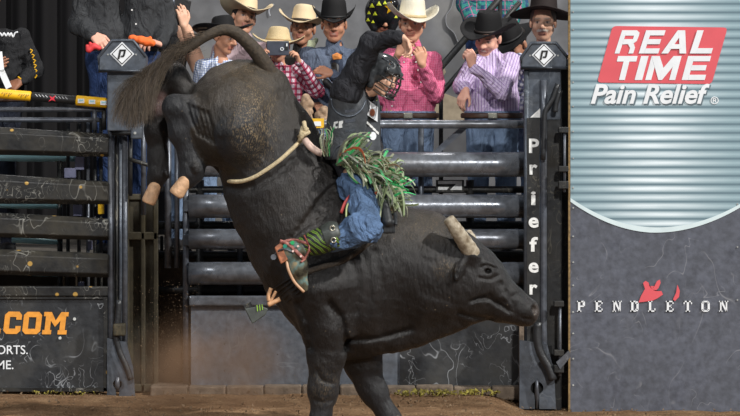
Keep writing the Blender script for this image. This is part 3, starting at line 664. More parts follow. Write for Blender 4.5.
BL = {  # heavy block letters in a 0..1 x 0..1 box, y down
 'R': [[(0, 0), (.26, 0), (.26, 1), (0, 1)], [(.26, 0), (.8, 0), (.98, .1), (.74, .23), (.26, .23)], [(.98, .1), (1, .2), (.98, .46), (.74, .38), (.74, .23)], [(.26, .38), (.74, .38), (.98, .46), (.82, .58), (.26, .61)], [(.56, .6), (.86, .57), (1, .75), (1, 1), (.74, 1), (.74, .76)]],
 'E': [[(0, 0), (.28, 0), (.28, 1), (0, 1)], [(.28, 0), (1, 0), (1, .22), (.28, .22)], [(.28, .38), (.92, .38), (.92, .6), (.28, .6)], [(.28, .78), (1, .78), (1, 1), (.28, 1)]],
 'A': [[(0, 1), (.36, 0), (.62, 0), (.27, 1)], [(.36, 0), (.66, 0), (1, 1), (.73, 1), (.49, .25)], [(.3, .6), (.7, .6), (.76, .8), (.24, .8)]],
 'L': [[(0, 0), (.3, 0), (.3, 1), (0, 1)], [(.3, .77), (1, .77), (1, 1), (.3, 1)]],
 'T': [[(0, 0), (1, 0), (1, .23), (0, .23)], [(.35, .23), (.65, .23), (.65, 1), (.35, 1)]],
 'I': [[(0, 0), (1, 0), (1, 1), (0, 1)]],
 'M': [[(0, 0), (.2, 0), (.2, 1), (0, 1)], [(.8, 0), (1, 0), (1, 1), (.8, 1)], [(.0, 0), (.27, 0), (.56, .62), (.5, 1), (.44, 1)], [(.73, 0), (1, 0), (.56, 1), (.5, 1), (.44, .62)]]}
def blk(word, spans, y0, y1, slant, dep, mat):
    for ch, (x0, x1) in zip(word, spans):
        mb = MB()
        for poly in BL[ch]:
            q = [(P(x0 + x * (x1 - x0) + (1 - y) * slant, y0 + y * (y1 - y0), Ys)) for x, y in poly]
            mb.prism([(a[0], a[2]) for a in q], Ys - dep, Ys - dep + .002); dep += .0006
        obj('letter', mb.vf(), mat, sg)
blk('REAL', ((614.5, 633), (638.5, 658), (661, 686), (689.5, 711)), 30.3, 53.5, 7.5, .011, M['white'])
blk('T', ((612, 631.5),), 56, 80, 6, .011, M['white']); blk('I', ((634.5, 642),), 56, 80, 6.5, .011, M['white']); blk('M', ((645, 675),), 56, 80, 6.5, .011, M['white']); blk('E', ((681.5, 704.5),), 56, 80, 6.5, .011, M['white'])
text('Pain Relief', 592, 104, 18.5, Ys, plain('lettering_shadow', (92, 108, 116), bmp=0), sg, shear=.28, bold=.035, wfit=119, dep=.006)
text('Pain Relief', 590.7, 103, 18.5, Ys, M['white'], sg, shear=.28, bold=.026, wfit=119, dep=.010)
text('®', 710.5, 104, 7, Ys, M['white'], sg, bold=.01, dep=.008, wfit=8)
SER = {'P': [(1, 3.4, 0, 11), (0, 4.6, 0, 1.2), (0, 4.6, 9.8, 11), (3.4, 7.5, 0, 1.5), (6.2, 8.6, .8, 5.2), (3.4, 7.5, 4.8, 6.2)],
 'E': [(1, 3.4, 0, 11), (0, 8.4, 0, 1.4), (7.2, 8.4, 0, 3.2), (3.4, 6.4, 4.7, 6), (5.4, 6.4, 3.8, 7), (0, 8.4, 9.6, 11), (7.2, 8.4, 7.8, 11)],
 'N': [(1, 2.6, 0, 11), (0, 3.6, 9.8, 11), (7.2, 8.8, 0, 11), (6.2, 10, 0, 1.2), (0, 3, 0, 1.2), 'D'],
 'D': [(1, 3.4, 0, 11), (0, 6, 0, 1.4), (0, 6, 9.6, 11), (6.6, 9, 2, 9), (5.4, 8.2, .6, 3), (5.4, 8.2, 8, 10.4)],
 'L': [(1, 3.4, 0, 11), (0, 4.6, 0, 1.2), (0, 8, 9.6, 11), (6.8, 8, 7.6, 11)],
 'T': [(3.4, 5.8, 0, 11), (0, 9.2, 0, 1.4), (0, 1.2, 0, 3.4), (8, 9.2, 0, 3.4), (2.2, 7, 9.8, 11)],
 'O': [(0, 2.4, 2, 9), (6.8, 9.2, 2, 9), (2, 7.2, 0, 1.5), (2, 7.2, 9.5, 11), (.8, 3, .8, 2.6), (6.2, 8.4, .8, 2.6), (.8, 3, 8.4, 10.2), (6.2, 8.4, 8.4, 10.2)]}
for i, ch in enumerate('PENDLETON'):
    x0 = 577 + i * 17.75; mb = MB()
    for q in SER[ch]:
        if q == 'D': pts = [(1, 0), (3.6, 0), (8.8, 11), (7.2, 11)]
        else: pts = [(q[0], q[2]), (q[1], q[2]), (q[1], q[3]), (q[0], q[3])]
        mb.prism([(P(x0 + x * .92, 300.7 + y, Ys)[0], P(x0 + x * .92, 300.7 + y, Ys)[2]) for x, y in pts], Ys - .008, Ys - .006)
    obj('letter', mb.vf(), M['white'], sg)
# red emblem above the name
for poly in ([(643, 283), (645.5, 280.8), (648.5, 282.5), (649.5, 286), (654.5, 286), (657, 281), (660, 279.6), (660.6, 283), (658.5, 288), (655.5, 291), (661.5, 291), (663, 294.5), (658, 298), (653, 300.5), (646, 301.5), (638.5, 302.5), (641, 296), (645, 289)], [(677.5, 284.5), (679.8, 291), (679, 297), (675, 301), (673, 299.5), (676, 293)]):
    # fan from centroid keeps the concave outline clean
    c = np.mean(poly, axis=0); mb = MB()
    q0 = [P(x, y, Ys - .009) for x, y in poly] + [P(c[0], c[1], Ys - .009)]
    mb.add(q0, [(i, (i + 1) % len(poly), len(poly)) for i in range(len(poly))]); obj('emblem', mb.vf(), M['red_print'], sg)
for i in range(17):
    y = 8 + i * 25.3 + rnd.uniform(-4, 4)
    mb = MB(); mb.tube([P(573.2, y, Ys - .008), P(573.2, y, Ys)], .9 / ss, 8); obj('rivet', mb.vf(), M['bolt'], sg)
for y in (204, 247, 300): mb = MB(); mb.tube([P(737.5, y, Ys - .008), P(737.5, y, Ys)], .9 / ss, 8); obj('rivet', mb.vf(), M['bolt'], sg)
# ================================================================ STAIR HANDRAILS
hr = empty('stair_handrail', P(460, 250, 1.9) * np.array([1, 1, 0]) + np.array([0, 0, .95]), 'pair of black sloping stair handrails rising behind the spectators', 'handrail')
for pts, r in (([(430, 80), (441, 67), (480, 22), (505, -8)], 3.4), ([(424, 112), (440, 95), (492, 34), (520, 2)], 2.6)):
    mb = MB(); mb.tube([P(x, y, 2.08) for x, y in pts], r / 127, 12); obj('rail', mb.vf(), M['post_dark'], hr, smooth=True)
for x in (441, 500): mb = MB(); mb.tube([P(x, 68 if x < 450 else -2, 2.08), P(x, 245, 2.08)], 2.2 / 127, 10); obj('rail_post', mb.vf(), M['post_dark'], hr, smooth=True)
mb = MB(); mb.bar(P(392, 192, .10), P(470, 122, .10), .04, 6 / 138, up=(0, 1, 0)); obj('diagonal_brace', mb.vf(), M['tube_light'], fence)
# white printed block on the wall of the chute
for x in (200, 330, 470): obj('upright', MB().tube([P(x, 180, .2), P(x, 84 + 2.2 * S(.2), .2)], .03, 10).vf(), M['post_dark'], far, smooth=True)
mb = MB(); pbox(mb, 436, 464, 180, 192, .15, .02); pm = obj('painted_plate', mb.vf(), M['post_dark'], far)
for pts in (((438, 181), (462, 181), (462, 190), (450, 190), (456, 184), (438, 184)), ((438, 187), (449, 187), (447, 190), (438, 190))): obj('painted_mark', MB().prism([(P(x, y, .14)[0], P(x, y, .14)[2]) for x, y in pts[::-1]], .142, .152).vf(), M['white_worn'], pm)
# yellow sign hung on top rail
sy = empty('small_sign', P(314, 128, -.06), 'small yellow sign with white print on the top rail left of the rider', 'sign')
mb = MB(); pbox(mb, 302.5, 324, 118.5, 128, -.07, .02); obj('plate', mb.vf(), M['sign_yellow'], sy)
for q in ((304, 309, 120, 126), (314, 321, 121.5, 126)): mb = MB(); pbox(mb, *q, -.075, .006); obj('print', mb.vf(), M['white'], sy)
# ================================================================ BULL
YB = -2.4; SB = S(YB)
def B(x, y, dy=0.0): return P(x, y, YB + dy)
def rp_(r): return r / SB
def bull_mat():
    m, nt, bs = newmat('bull_hide'); a = N(nt, 'ShaderNodeAttribute', attribute_name='c_col'); g = N(nt, 'ShaderNodeNewGeometry')
    n = N(nt, 'ShaderNodeTexNoise', i_Scale=7.0, i_Detail=8.0, i_Roughness=.6); nt.links.new(g.outputs['Position'], n.inputs['Vector'])
    r = rampnode(nt, [(.3, (.6,) * 3), (.7, (1.5,) * 3)], n.outputs[0])
    c = mixc(nt, 1.0, a.outputs['Color'], r.outputs[0], 'MULTIPLY')
    mp = N(nt, 'ShaderNodeMapping'); mp.inputs['Rotation'].default_value = (0, .8, 0); mp.inputs['Scale'].default_value = (1, 1, .35); nt.links.new(g.outputs['Position'], mp.inputs[0])
    n2 = N(nt, 'ShaderNodeTexNoise', i_Scale=170.0, i_Detail=4.0); nt.links.new(mp.outputs[0], n2.inputs['Vector'])
    ad = N(nt, 'ShaderNodeAttribute', attribute_name='c_dust')
    # dried mud specks where the dust attribute is high
    r2 = rampnode(nt, [(.5, (0, 0, 0)), (.62, (.9,) * 3)], n2.outputs[0])
    f = mixc(nt, 1.0, r2.outputs[0], ad.outputs['Color'], 'MULTIPLY')
    c = mixc(nt, f, c, lin((136, 116, 86)))
    v = N(nt, 'ShaderNodeTexVoronoi', i_Scale=16.0); nt.links.new(g.outputs['Position'], v.inputs['Vector'])
    rv = rampnode(nt, [(0, (.8,) * 3), (.045, (.8,) * 3), (.06, (0, 0, 0))], v.outputs['Distance'])
    c = mixc(nt, rv.outputs[0], c, lin((128, 112, 88)))
    nt.links.new(c, bs.inputs['Base Color'])
    bs.inputs['Roughness'].default_value = .40; bs.inputs['Specular IOR Level'].default_value = .4
    bs.inputs['Sheen Weight'].default_value = .03
    n3 = N(nt, 'ShaderNodeTexNoise', i_Scale=42.0, i_Detail=9.0, i_Roughness=.72); nt.links.new(mp.outputs[0], n3.inputs['Vector'])
    bump(nt, bs, n3.outputs[0], .8, .014)
    return m
M['hide'] = bull_mat()
BK = np.array(lin((22, 19, 18))); BR = np.array(lin((33, 27, 20))); BG = np.array(lin((28, 28, 30)))
s = Sdf()
def L(x0, y0, r0, x1, y1, r1, d0=0, d1=0, k=16, sq=.72, col=BK): s.rc(B(x0, y0, d0), B(x1, y1, d1), rp_(r0), rp_(r1), k=rp_(k), sq=sq, col=col)
# trunk
L(238, 108, 47, 262, 150, 44, k=20, sq=.68, col=BR)
L(262, 150, 43, 286, 200, 51, k=20)
L(286, 200, 51, 318, 250, 58, k=24, sq=.74)
L(318, 250, 58, 347, 285, 60, k=24, sq=.72)
L(347, 283, 60, 384, 262, 48, k=24, sq=.7)
# haunches left/right
for d in (-.16, .16): s.el(B(225, 122, d), (rp_(37), .16, rp_(47)), k=rp_(18), col=BR, M=frame(0, 0, 12)[[0, 1, 2]])
L(262, 92, 26, 290, 150, 24, k=18, sq=.6, col=BR)
L(290, 140, 22, 322, 195, 24, k=18, sq=.6)
# hump, neck
L(388, 240, 27, 425, 245, 30, k=22, sq=.55)
L(384, 262, 47, 430, 275, 49, k=22, sq=.66)
L(430, 275, 47, 462, 281, 38, k=20, sq=.6)
L(352, 320, 34, 400, 318, 26, k=22, sq=.5)
L(400, 318, 22, 440, 306, 22, k=20, sq=.4)
# head
L(463, 264, 20, 480, 280, 23, k=14, sq=.85)
L(478, 280, 24, 505, 300, 16.5, k=12, sq=.8)
L(505, 299, 16, 524, 311, 13, k=10, sq=.9)
L(470, 298, 20, 500, 306, 13, k=12, sq=.85)
L(500, 311, 9, 527, 316, 7.5, k=8, sq=1)     # lower jaw
s.el(B(527, 311), (rp_(11), .075, rp_(12)), k=rp_(6), col=BK)  # muzzle
L(478, 262, 7, 490, 268, 5, d0=-.10, d1=-.11, k=6, sq=1)   # brow ridge
L(478, 262, 7, 490, 268, 5, d0=.10, d1=.11, k=6, sq=1)
for sg_ in (-1, 1):
    s.rc(B(468, 252, sg_ * .07), B(471, 255, sg_ * .13), rp_(9), rp_(8), k=rp_(6), col=BK)  # horn base
    # ear: hangs back and down beside the horn
    s.rc(B(463, 259, sg_ * .13), B(459, 270, sg_ * .2), rp_(4.5), rp_(5), k=rp_(4), col=BK); s.rc(B(459, 270, sg_ * .2), B(455, 281, sg_ * .23), rp_(5), rp_(2), k=rp_(4), col=BK); s.el(B(464, 268, sg_ * .215), (rp_(4), .02, rp_(7)), k=rp_(4), sub=True)
    s.el(B(487.5, 271, sg_ * .128), (rp_(4.2), .02, rp_(2.2)), k=rp_(3), sub=True)
    s.el(B(533.5, 309, sg_ * .055), (rp_(3.2), .02, rp_(4.2)), k=rp_(2), sub=True)
# creases of the neck, cheek, flank and shoulder
def crease(pts, r, d, k=6):
    q = [B(x, y, dd) for (x, y), dd in zip(pts, d)]
    for a, b in zip(q[:-1], q[1:]): s.rc(a, b, rp_(r), k=rp_(k), sub=True)
def ridge(pts, r, d, k=8, col=BK):
    q = [B(x, y, dd) for (x, y), dd in zip(pts, d)]
    for a, b in zip(q[:-1], q[1:]): s.rc(a, b, rp_(r), k=rp_(k), col=col)
# near foreleg and shoulder mass
for d, pts in ((-.2, [(322, 290, 36), (328, 330, 25), (326, 358, 17.5), (324, 383, 13.8), (323, 392, 12.6), (321, 410, 8.4), (320, 420, 9.6), (323, 427, 9)]),
               (.16, [(356, 300, 34), (358, 340, 25), (363, 364, 17.5), (371, 386, 13), (376, 395, 11.4), (386, 411, 8.2), (391, 418, 9), (396, 424, 8.6)])):
    for (x0, y0, r0), (x1, y1, r1) in zip(pts[:-1], pts[1:]): L(x0, y0, r0, x1, y1, r1, d, d, k=8, sq=.8, col=BG if y0 > 340 else BK)
L(338, 335, 20, 392, 334, 13, k=12, sq=.8)
ridge([(392, 338), (420, 331), (455, 322)], 7, [0, 0, 0], 10)
# hind legs, kicked up behind: near then far
for d, pts, cc in ((-.2, [(232, 130, 33), (208, 122, 17), (186, 110, 12), (175, 108, 11.5), (181, 132, 11.2), (189, 158, 8.8), (193, 170, 10.5), (187, 180, 9)], BG),
               (.12, [(222, 122, 22), (190, 98, 13), (172, 76, 14), (158, 78, 12.5), (155, 90, 12), (156, 108, 12.5), (157, 130, 11), (158, 158, 9.2), (158, 174, 9), (155, 184, 8)], BK)):
    for (x0, y0, r0), (x1, y1, r1) in zip(pts[:-1], pts[1:]): L(x0, y0, r0, x1, y1, r1, d, d, k=8, sq=.8, col=cc)
# dew claws
for x, y, d in ((194, 166, -.26), (166, 172, .06)): s.rc(B(x, y, d), B(x + 2, y + 5, d), rp_(3), rp_(2), k=rp_(2), col=BK)
crease([(497, 305), (509, 308), (519, 318), (534, 320)], 1.0, [-.1, -.1, -.085, -.06], 3)
crease([(476, 299), (490, 296), (505, 303)], 1.0, [-.14, -.13, -.1], 4)
crease([(326, 300), (338, 318), (341, 345)], 3, [-.44, -.42, -.37], 14)
crease([(300, 295), (306, 320), (310, 345)], 2, [-.38, -.38, -.35], 12)
LINES = []   # skin folds on the near side: (polyline px, width px, depth m)
def fold(pts, w=1.6, d=.008): LINES.append((sm([B(x, y) for x, y in pts], 4), w / SB, d))
for k in range(5): fold([(190 + k * 5, 104 + k * 2), (194 + k * 5, 118 + k * 2), (201 + k * 4, 134 + k * 2)], 1.4, .012)
for k in range(9): fold([(424 + k * 4.6, 236 + k * 1.5), (416 + k * 4.8, 262 + k * 2), (420 + k * 4.4, 292 + k * 1.5)], 1.3, .006)
for k in range(6): fold([(292 + k * 5, 236 - k * 7), (308 + k * 4, 224 - k * 7), (326 + k * 2, 214 - k * 6)], 1.8, .010)
for k in range(4): fold([(338 + k * 12, 250), (346 + k * 12, 278), (344 + k * 12, 310)], 3.5, .006)
fold([(330, 300), (342, 318), (345, 345)], 4, .022); fold([(300, 300), (309, 322), (312, 345)], 3, .012); fold([(345, 338), (380, 336), (410, 328)], 3, .014)
fold([(470, 300), (484, 297), (498, 303), (508, 311)], 1.8, .010); fold([(458, 312), (474, 316), (492, 318)], 2, .008); fold([(480, 266), (487, 264), (495, 268)], 1.3, .008); fold([(478, 276), (488, 278), (497, 275)], 1.3, .007)
fold([(512, 296), (520, 292), (528, 300)], 1.6, .006); fold([(500, 282), (508, 296), (514, 306)], 2, .006)
fold([(318, 366), (322, 376), (334, 380)], 2, .006); fold([(316, 396), (324, 398), (332, 396)], 2, .005); fold([(230, 186), (246, 188), (270, 178), (300, 156)], 4, .010); fold([(214, 170), (224, 160), (226, 140)], 6, .012)
w1_, w2_, w3_ = wrinkle(11, .010, 14.0), wrinkle(12, .0035, 50.0), wrinkle(13, .005, 28.0)
def hide_noise(p):
    f = w1_(p) + w2_(p) + w3_(p * [1, 1, .6]); m = p[:, 1] < YB; q = p[m]; g = np.zeros(len(q))
    for pl, w, d in LINES:
        pl = np.array(pl)[:, [0, 2]]; lo = pl.min(0) - 4 * w; hi = pl.max(0) + 4 * w; z = q[:, [0, 2]]; k = ((z > lo) & (z < hi)).all(1); z = z[k]
        if not len(z): continue
        best = np.full(len(z), 9.0)
        for a, b in zip(pl[:-1], pl[1:]):
            t = np.clip(((z - a) @ (b - a)) / ((b - a) @ (b - a)), 0, 1); best = np.minimum(best, np.linalg.norm(z - a - t[:, None] * (b - a), axis=1))
        g[k] += 1.7 * d * np.exp(-(best / w) ** 2)
    f[m] += g; return f
s.noise = hide_noise
# natural coat colour: browner, dusty back and rump; darker legs and head; pinkish nose
s.pt(B(236, 78), (rp_(45), .5, rp_(30)), lin((58, 49, 38)), soft=.5, amt=.7)
s.pt(B(300, 215), (rp_(50), .6, rp_(60)), lin((42, 37, 33)), soft=.5, amt=.6)
s.pt(B(412, 226), (rp_(50), .5, rp_(18)), lin((56, 50, 43)), soft=.5, amt=.6)
s.pt(B(535, 311), (rp_(4), .06, rp_(7)), lin((84, 74, 68)), soft=.5, amt=.8)
s.pt(B(155, 102, .12), (rp_(12), .2, rp_(13)), lin((74, 52, 48)), soft=.3, amt=.8)
V, F = s.build(.0105); A = s.attrs(V, BK)
# dust mask: rump patch, speckles
def blob(c, r): l = (V - np.array(c)) / np.array(r); return np.clip(1.4 - np.sqrt((l * l).sum(1)), 0, 1)
dust = np.maximum.reduce([blob(B(254, 118, -.3), (rp_(22), .4, rp_(42))), .55 * blob(B(242, 66), (rp_(34), .5, rp_(14))), .35 * blob(B(430, 225), (rp_(40), .5, rp_(14))), .3 * blob(B(322, 385, -.2), (rp_(20), .3, rp_(20))), .5 * blob(B(445, 268, -.2), (rp_(10), .2, rp_(10)))])
ridgey = np.abs(np.sin(V[:, 0] * 31 + V[:, 2] * 9 + 2 * np.sin(V[:, 2] * 17)))
A['c_dust'] = np.repeat((dust * (.35 + .65 * ridgey))[:, None], 3, 1)
base = B(330, 429); base[2] = 0
bull = empty('bull', base, 'black bucking bull with hind legs kicked up and head low, facing right', 'bull')
body = obj('body', (V, F), M['hide'], bull, smooth=True, attrs={'c_col': A['c_col'], 'c_dust': A['c_dust']})
BV = BVHTree.FromPolygons([tuple(v) for v in V], [tuple(q) for q in F])
def hit(px, py, off=0.0, fallback=-.3):
    o = Vector((0, CAM_Y, CAM_Z)); t = Vector(P(px, py, YB)); d = (t - o).normalized()
    h, n_, i, dd = BV.ray_cast(o, d)
    if h is None: return P(px, py, YB + fallback)
    n_ = np.array(n_); n_ = -n_ if n_[1] > 0 else n_
    return np.array(h) + n_ * off
# horns
M['horn'] = (lambda: None)
m, nt, bs = newmat('ringed_horn'); g_ = N(nt, 'ShaderNodeNewGeometry'); n_ = N(nt, 'ShaderNodeTexNoise', i_Scale=28.0, i_Detail=6.0); nt.links.new(g_.outputs['Position'], n_.inputs['Vector'])
r_ = rampnode(nt, [(.3, lin((112, 98, 78))), (.5, lin((156, 144, 124))), (.7, lin((186, 176, 156)))], n_.outputs[0]); nt.links.new(r_.outputs[0], bs.inputs['Base Color']); bs.inputs['Roughness'].default_value = .6; bump(nt, bs, n_.outputs[0], .6, .01); M['horn'] = m
for sg_ in (-1, 1):
    if sg_ < 0: pts = [(473, 258, .10), (469.5, 250, .14), (463, 240, .19), (457, 231, .23), (451.5, 223, .25), (448, 218, .255)]
    else: pts = [(468, 254, .10), (468, 250, .14), (470, 246, .19), (470, 240, .22), (468, 236, .24), (466, 232, .25)]
    c = sm([B(x, y, sg_ * d) for x, y, d in pts], 6); n = len(c)
    rr = [rp_(9.6 - 4.0 * (i / (n - 1)) ** .8 + (.22 * math.sin(i * 1.9) if i < n * .75 else 0)) for i in range(n)]; rr[-1] *= .8
    c.append(c[-1] + (c[-1] - c[-2]) * .3); rr.append(rr[-1] * .45)
    obj('horn', MB().tube(c, rr, 16).vf(), M['horn'], bull, smooth=True)
# eyes
M['eye'] = plain('dark_glossy_eye', (16, 12, 10), rough=.08, bmp=0)
for sg_ in (-1, 1):
    c = B(487.5, 271, sg_ * .108); s2 = Sdf(); s2.el(c, (.019, .013, .012)); v, f = s2.build(.005); obj('eye', (v, f), M['eye'], bull, smooth=True)
# hooves
M['hoof'] = plain('tan_hoof', (196, 156, 120), rough=.6, var=.25, scale=30, bmp=.5)
M['hoof_dark'] = plain('dark_hoof', (70, 62, 54), rough=.6, var=.3, scale=30)
def hoof(x0, y0, x1, y1, d, w0, w1, mat, lab=None):
    a = B(x0, y0, d); b = B(x1, y1, d); s2 = Sdf(); u = nrm(b - a)
    for q in (-.022, .022): s2.rc(a + np.array([0, q * .8, 0]), b + np.array([0, q, 0]), rp_(w0), rp_(w1), k=.006)
    s2.clip(b + u * rp_(w1) * .5, u); v, f = s2.build(.006); obj('hoof', (v, f), mat, bull, smooth=True, label=lab)
hoof(186, 180, 177.5, 192, -.2, 6.6, 7.6, M['hoof'], 'pale tan hoof'); hoof(155, 186, 149.5, 200, .12, 6.2, 7.2, M['hoof'], 'pale tan hoof')
hoof(323, 425, 327, 430, -.2, 9, 10, M['hoof_dark']); hoof(395, 421, 401, 427, .16, 8, 9, M['hoof_dark'])
# tail: dock rises from the rump, arcs over and ends in a wide switch of hair
M['tail'] = plain('brown_tail_hair', (58, 48, 36), rough=.75, var=.4, scale=50, bmp=.5)
tp = [(282, 100, .02), (274, 82, -.01), (264, 63, -.05), (251, 46, -.08), (236, 33, -.1), (222, 30, -.12), (205, 37, -.14), (188, 48, -.15), (168, 58, -.15), (150, 70, -.15), (138, 82, -.15)]
tc_ = sm([B(x, y, d) for x, y, d in tp], 6); n = len(tc_)
tr = [rp_(np.interp(i / (n - 1), [0, .12, .3, .45, .6, .8, 1], [9, 8.5, 7.2, 6, 5.0, 5, 3])) for i in range(n)]
obj('tail', MB().tube(tc_, tr, 14).vf(), M['tail'], bull, smooth=True)
m, nt, bs = newmat('switch_hair'); a_ = N(nt, 'ShaderNodeAttribute', attribute_name='c_col'); nt.links.new(a_.outputs['Color'], bs.inputs['Base Color']); bs.inputs['Roughness'].default_value = .6; M['hair_attr'] = m
V = []; F = []; C = []
rr_ = np.random.RandomState(4)
for i in range(2600):
    t0 = rr_.uniform(.0, 1.0) ** .5 * .45 + .55; j = int(t0 * (n - 1)); st = tc_[j] + rr_.randn(3) * tr[j] * .55
    reach = rr_.uniform(.3, 1.0) ** .8; spread = rr_.uniform(-1, 1)
    # strands sweep left and then hang, fanning between the post and the far hock
    endx = 127 + spread * 19 + (1 - t0) * 40; endy = 78 + 54 * reach - abs(spread) * 8
    if t0 < .76: endx = st[0] * SB + 370 - rr_.uniform(16, 34); endy = (CAM_Z - st[2]) * SB + HORIZON + rr_.uniform(10, 24)
    e = B(endx, endy, -.15 + rr_.uniform(-.1, .08)); mid = (st + e) / 2 + np.array([-.04 * rr_.rand() - .02, 0, .05]) + rr_.randn(3) * .012
    w = rr_.uniform(.0012, .0028); cc = np.array(lin((72, 62, 50))) * rr_.uniform(.35, 1.7) * np.array([1, rr_.uniform(.92, 1), rr_.uniform(.85, 1)])
    b = len(V)
    for k in range(5):
        t = k / 4; p = (1 - t) ** 2 * st + 2 * t * (1 - t) * mid + t * t * e; p = p + rr_.randn(3) * .004
        q = np.array([.8, 0, .6]) * w * (1 - .7 * t); V += [p - q, p + q]; C += [cc, cc]
    for k in range(4): F.append((b + 2 * k, b + 2 * k + 1, b + 2 * k + 3, b + 2 * k + 2))
obj('tail_switch', (V, F), M['hair_attr'], bull, attrs={'c_col': np.array(C)}, kind='stuff')
# ---- flank rope
M['rope'] = plain('tan_cotton_rope', (196, 178, 142), rough=.85, var=.25, scale=90, bmp=.8, bscale=160)
fr = [hit(x, y, .008) for x, y in ((232, 181), (243, 181), (255, 177), (268, 169), (280, 160), (292, 149), (300, 141))]
far_ = [np.array([q[0], 2 * YB - q[1], q[2]]) for q in fr][::-1]
c0 = B(226, 180, -.02); c1 = B(305, 130, -.02)
loop = [c0] + fr + [B(304, 136, -.16), c1]; loop2 = [c1, B(304, 136, .14)] + far_ + [c0]
rope = MB(); pts = sm(loop, 5); rope.tube(pts, rp_(2.1), 10)
pts = sm(loop2, 5); rope.tube(pts, rp_(2.6), 8)
fl = empty('flank_rope', (c0[0], YB, c0[2]), 'tan flank rope tied around the loin of the bull', 'rope')
obj('loop', rope.vf(), M['rope'], fl, smooth=True)
mb = MB()
for a, b in (((299, 142), (307, 128)), ((303, 127), (300, 139)), ((309, 132), (299, 137)), ((304, 122), (306, 134))): mb.tube([B(*a, -.17), B((a[0] + b[0]) / 2, (a[1] + b[1]) / 2, -.2), B(*b, -.17)], rp_(2.3), 8)
obj('knot', mb.vf(), M['rope'], fl, smooth=True)
mb = MB(); mb.tube(sm([B(305, 140, -.19), B(311, 147, -.22), B(318, 152, -.22), B(322, 153, -.22)], 4), rp_(3.6), 10); obj('tail_end', mb.vf(), plain('pale_pink_rope_end', (206, 178, 164), rough=.8, var=.2), fl, smooth=True)
# ---- bull rope with strands and bell pad
br_ = empty('bull_rope', hit(392, 212), 'dark braided bull rope under the rider with tan ties and black bell pad', 'rope')
M['braid'] = plain('dark_braided_rope', (62, 54, 46), rough=.85, var=.5, scale=70, bmp=.7)
mb = MB(); pts = [hit(x, y, .006) for x, y in ((393, 216), (380, 232), (362, 248), (340, 262), (320, 268), (306, 273))]; mb.tube(sm(pts, 5), rp_(3), 8); obj('braid', mb.vf(), M['braid'], br_, smooth=True)
for i in range(5):
    a = hit(301 + i * 2, 272 + i * 2.5, .006); b = hit(272 + i * 4.2, 290 + i * 2.8, .008); mb = MB(); mb.tube([a, (hit(287 + i * 3, 281 + i * 2.8, .008)), b], rp_(.9), 6); obj('strand', mb.vf(), M['post_dark'], br_, smooth=True)
M['leather_tan'] = plain('tan_leather', (206, 158, 116), rough=.6, var=.2, scale=30)
for pts, r in ((((271, 288), (268.5, 296), (269, 301)), 2), (((276, 291), (272, 299), (268, 304)), 1.5), (((280, 299), (274, 302), (268, 305)), 2.4)):
    mb = MB(); mb.tube(sm([B(x, y, -.46) for x, y in pts], 4), rp_(r), 8); obj('tie', mb.vf(), M['leather_tan'], br_, smooth=True)
mb = MB(); q = [(247.5, 303.5), (263, 300.5), (270.5, 303.5), (268, 309.5), (255, 318.5)]; mb.prism([(B(x, y)[0], B(x, y)[2]) for x, y in q[::-1]], YB - .47, YB - .43); bell = obj('bell_pad', mb.vf(), plain('charcoal_leather', (66, 70, 66), rough=.5, var=.3), br_, bevel=.006)
mb = MB()
for k, (x, y) in enumerate(((257, 305), (259.6, 304.6), (262, 304.2))): mb.bar(B(x, y, -.474), B(x + .6, y + 6.2 - k * .3, -.474), .004, .007, up=(0, 1, 0))
obj('claw_mark', mb.vf(), plain('lime_print', (150, 200, 60), bmp=0), bell)
mb = MB(); mb.bar(B(247, 303.5, -.45), B(254, 319, -.45), .05, .014, up=(0, 1, 0)); obj('pad_edge', mb.vf(), M['post_dark'], bell)
# ================================================================ PEOPLE
M['skin'] = attrmat('skin', rough=.5, var=.08, scale=30, bmp=.12, bscale=200, spec=.4)
m = M['skin']; bs_ = m.node_tree.nodes['Principled BSDF']; bs_.inputs['Subsurface Weight'].default_value = .0
M['belt'] = plain('brown_leather_belt', (74, 52, 40), rough=.5, var=.3)
M['buckle'] = plain('silver_buckle', (190, 186, 170), rough=.25, metal=.8, bmp=0)
M['button'] = plain('pearl_button', (232, 228, 224), rough=.3, bmp=0)
M['jeans'] = cloth('blue_denim', (112, 130, 156), lines=((0, .004, .4, (120, 146, 176), .25, 0),), var=.3)
M['jeans_dark'] = cloth('dark_denim', (42, 60, 98), var=.3)
M['black_boot'] = plain('black_boot', (34, 30, 28), rough=.4, var=.3)
SK = {'light': (222, 174, 146), 'mid': (204, 152, 124), 'tan': (188, 134, 106), 'dark': (150, 102, 78), 'pink': (226, 170, 148)}
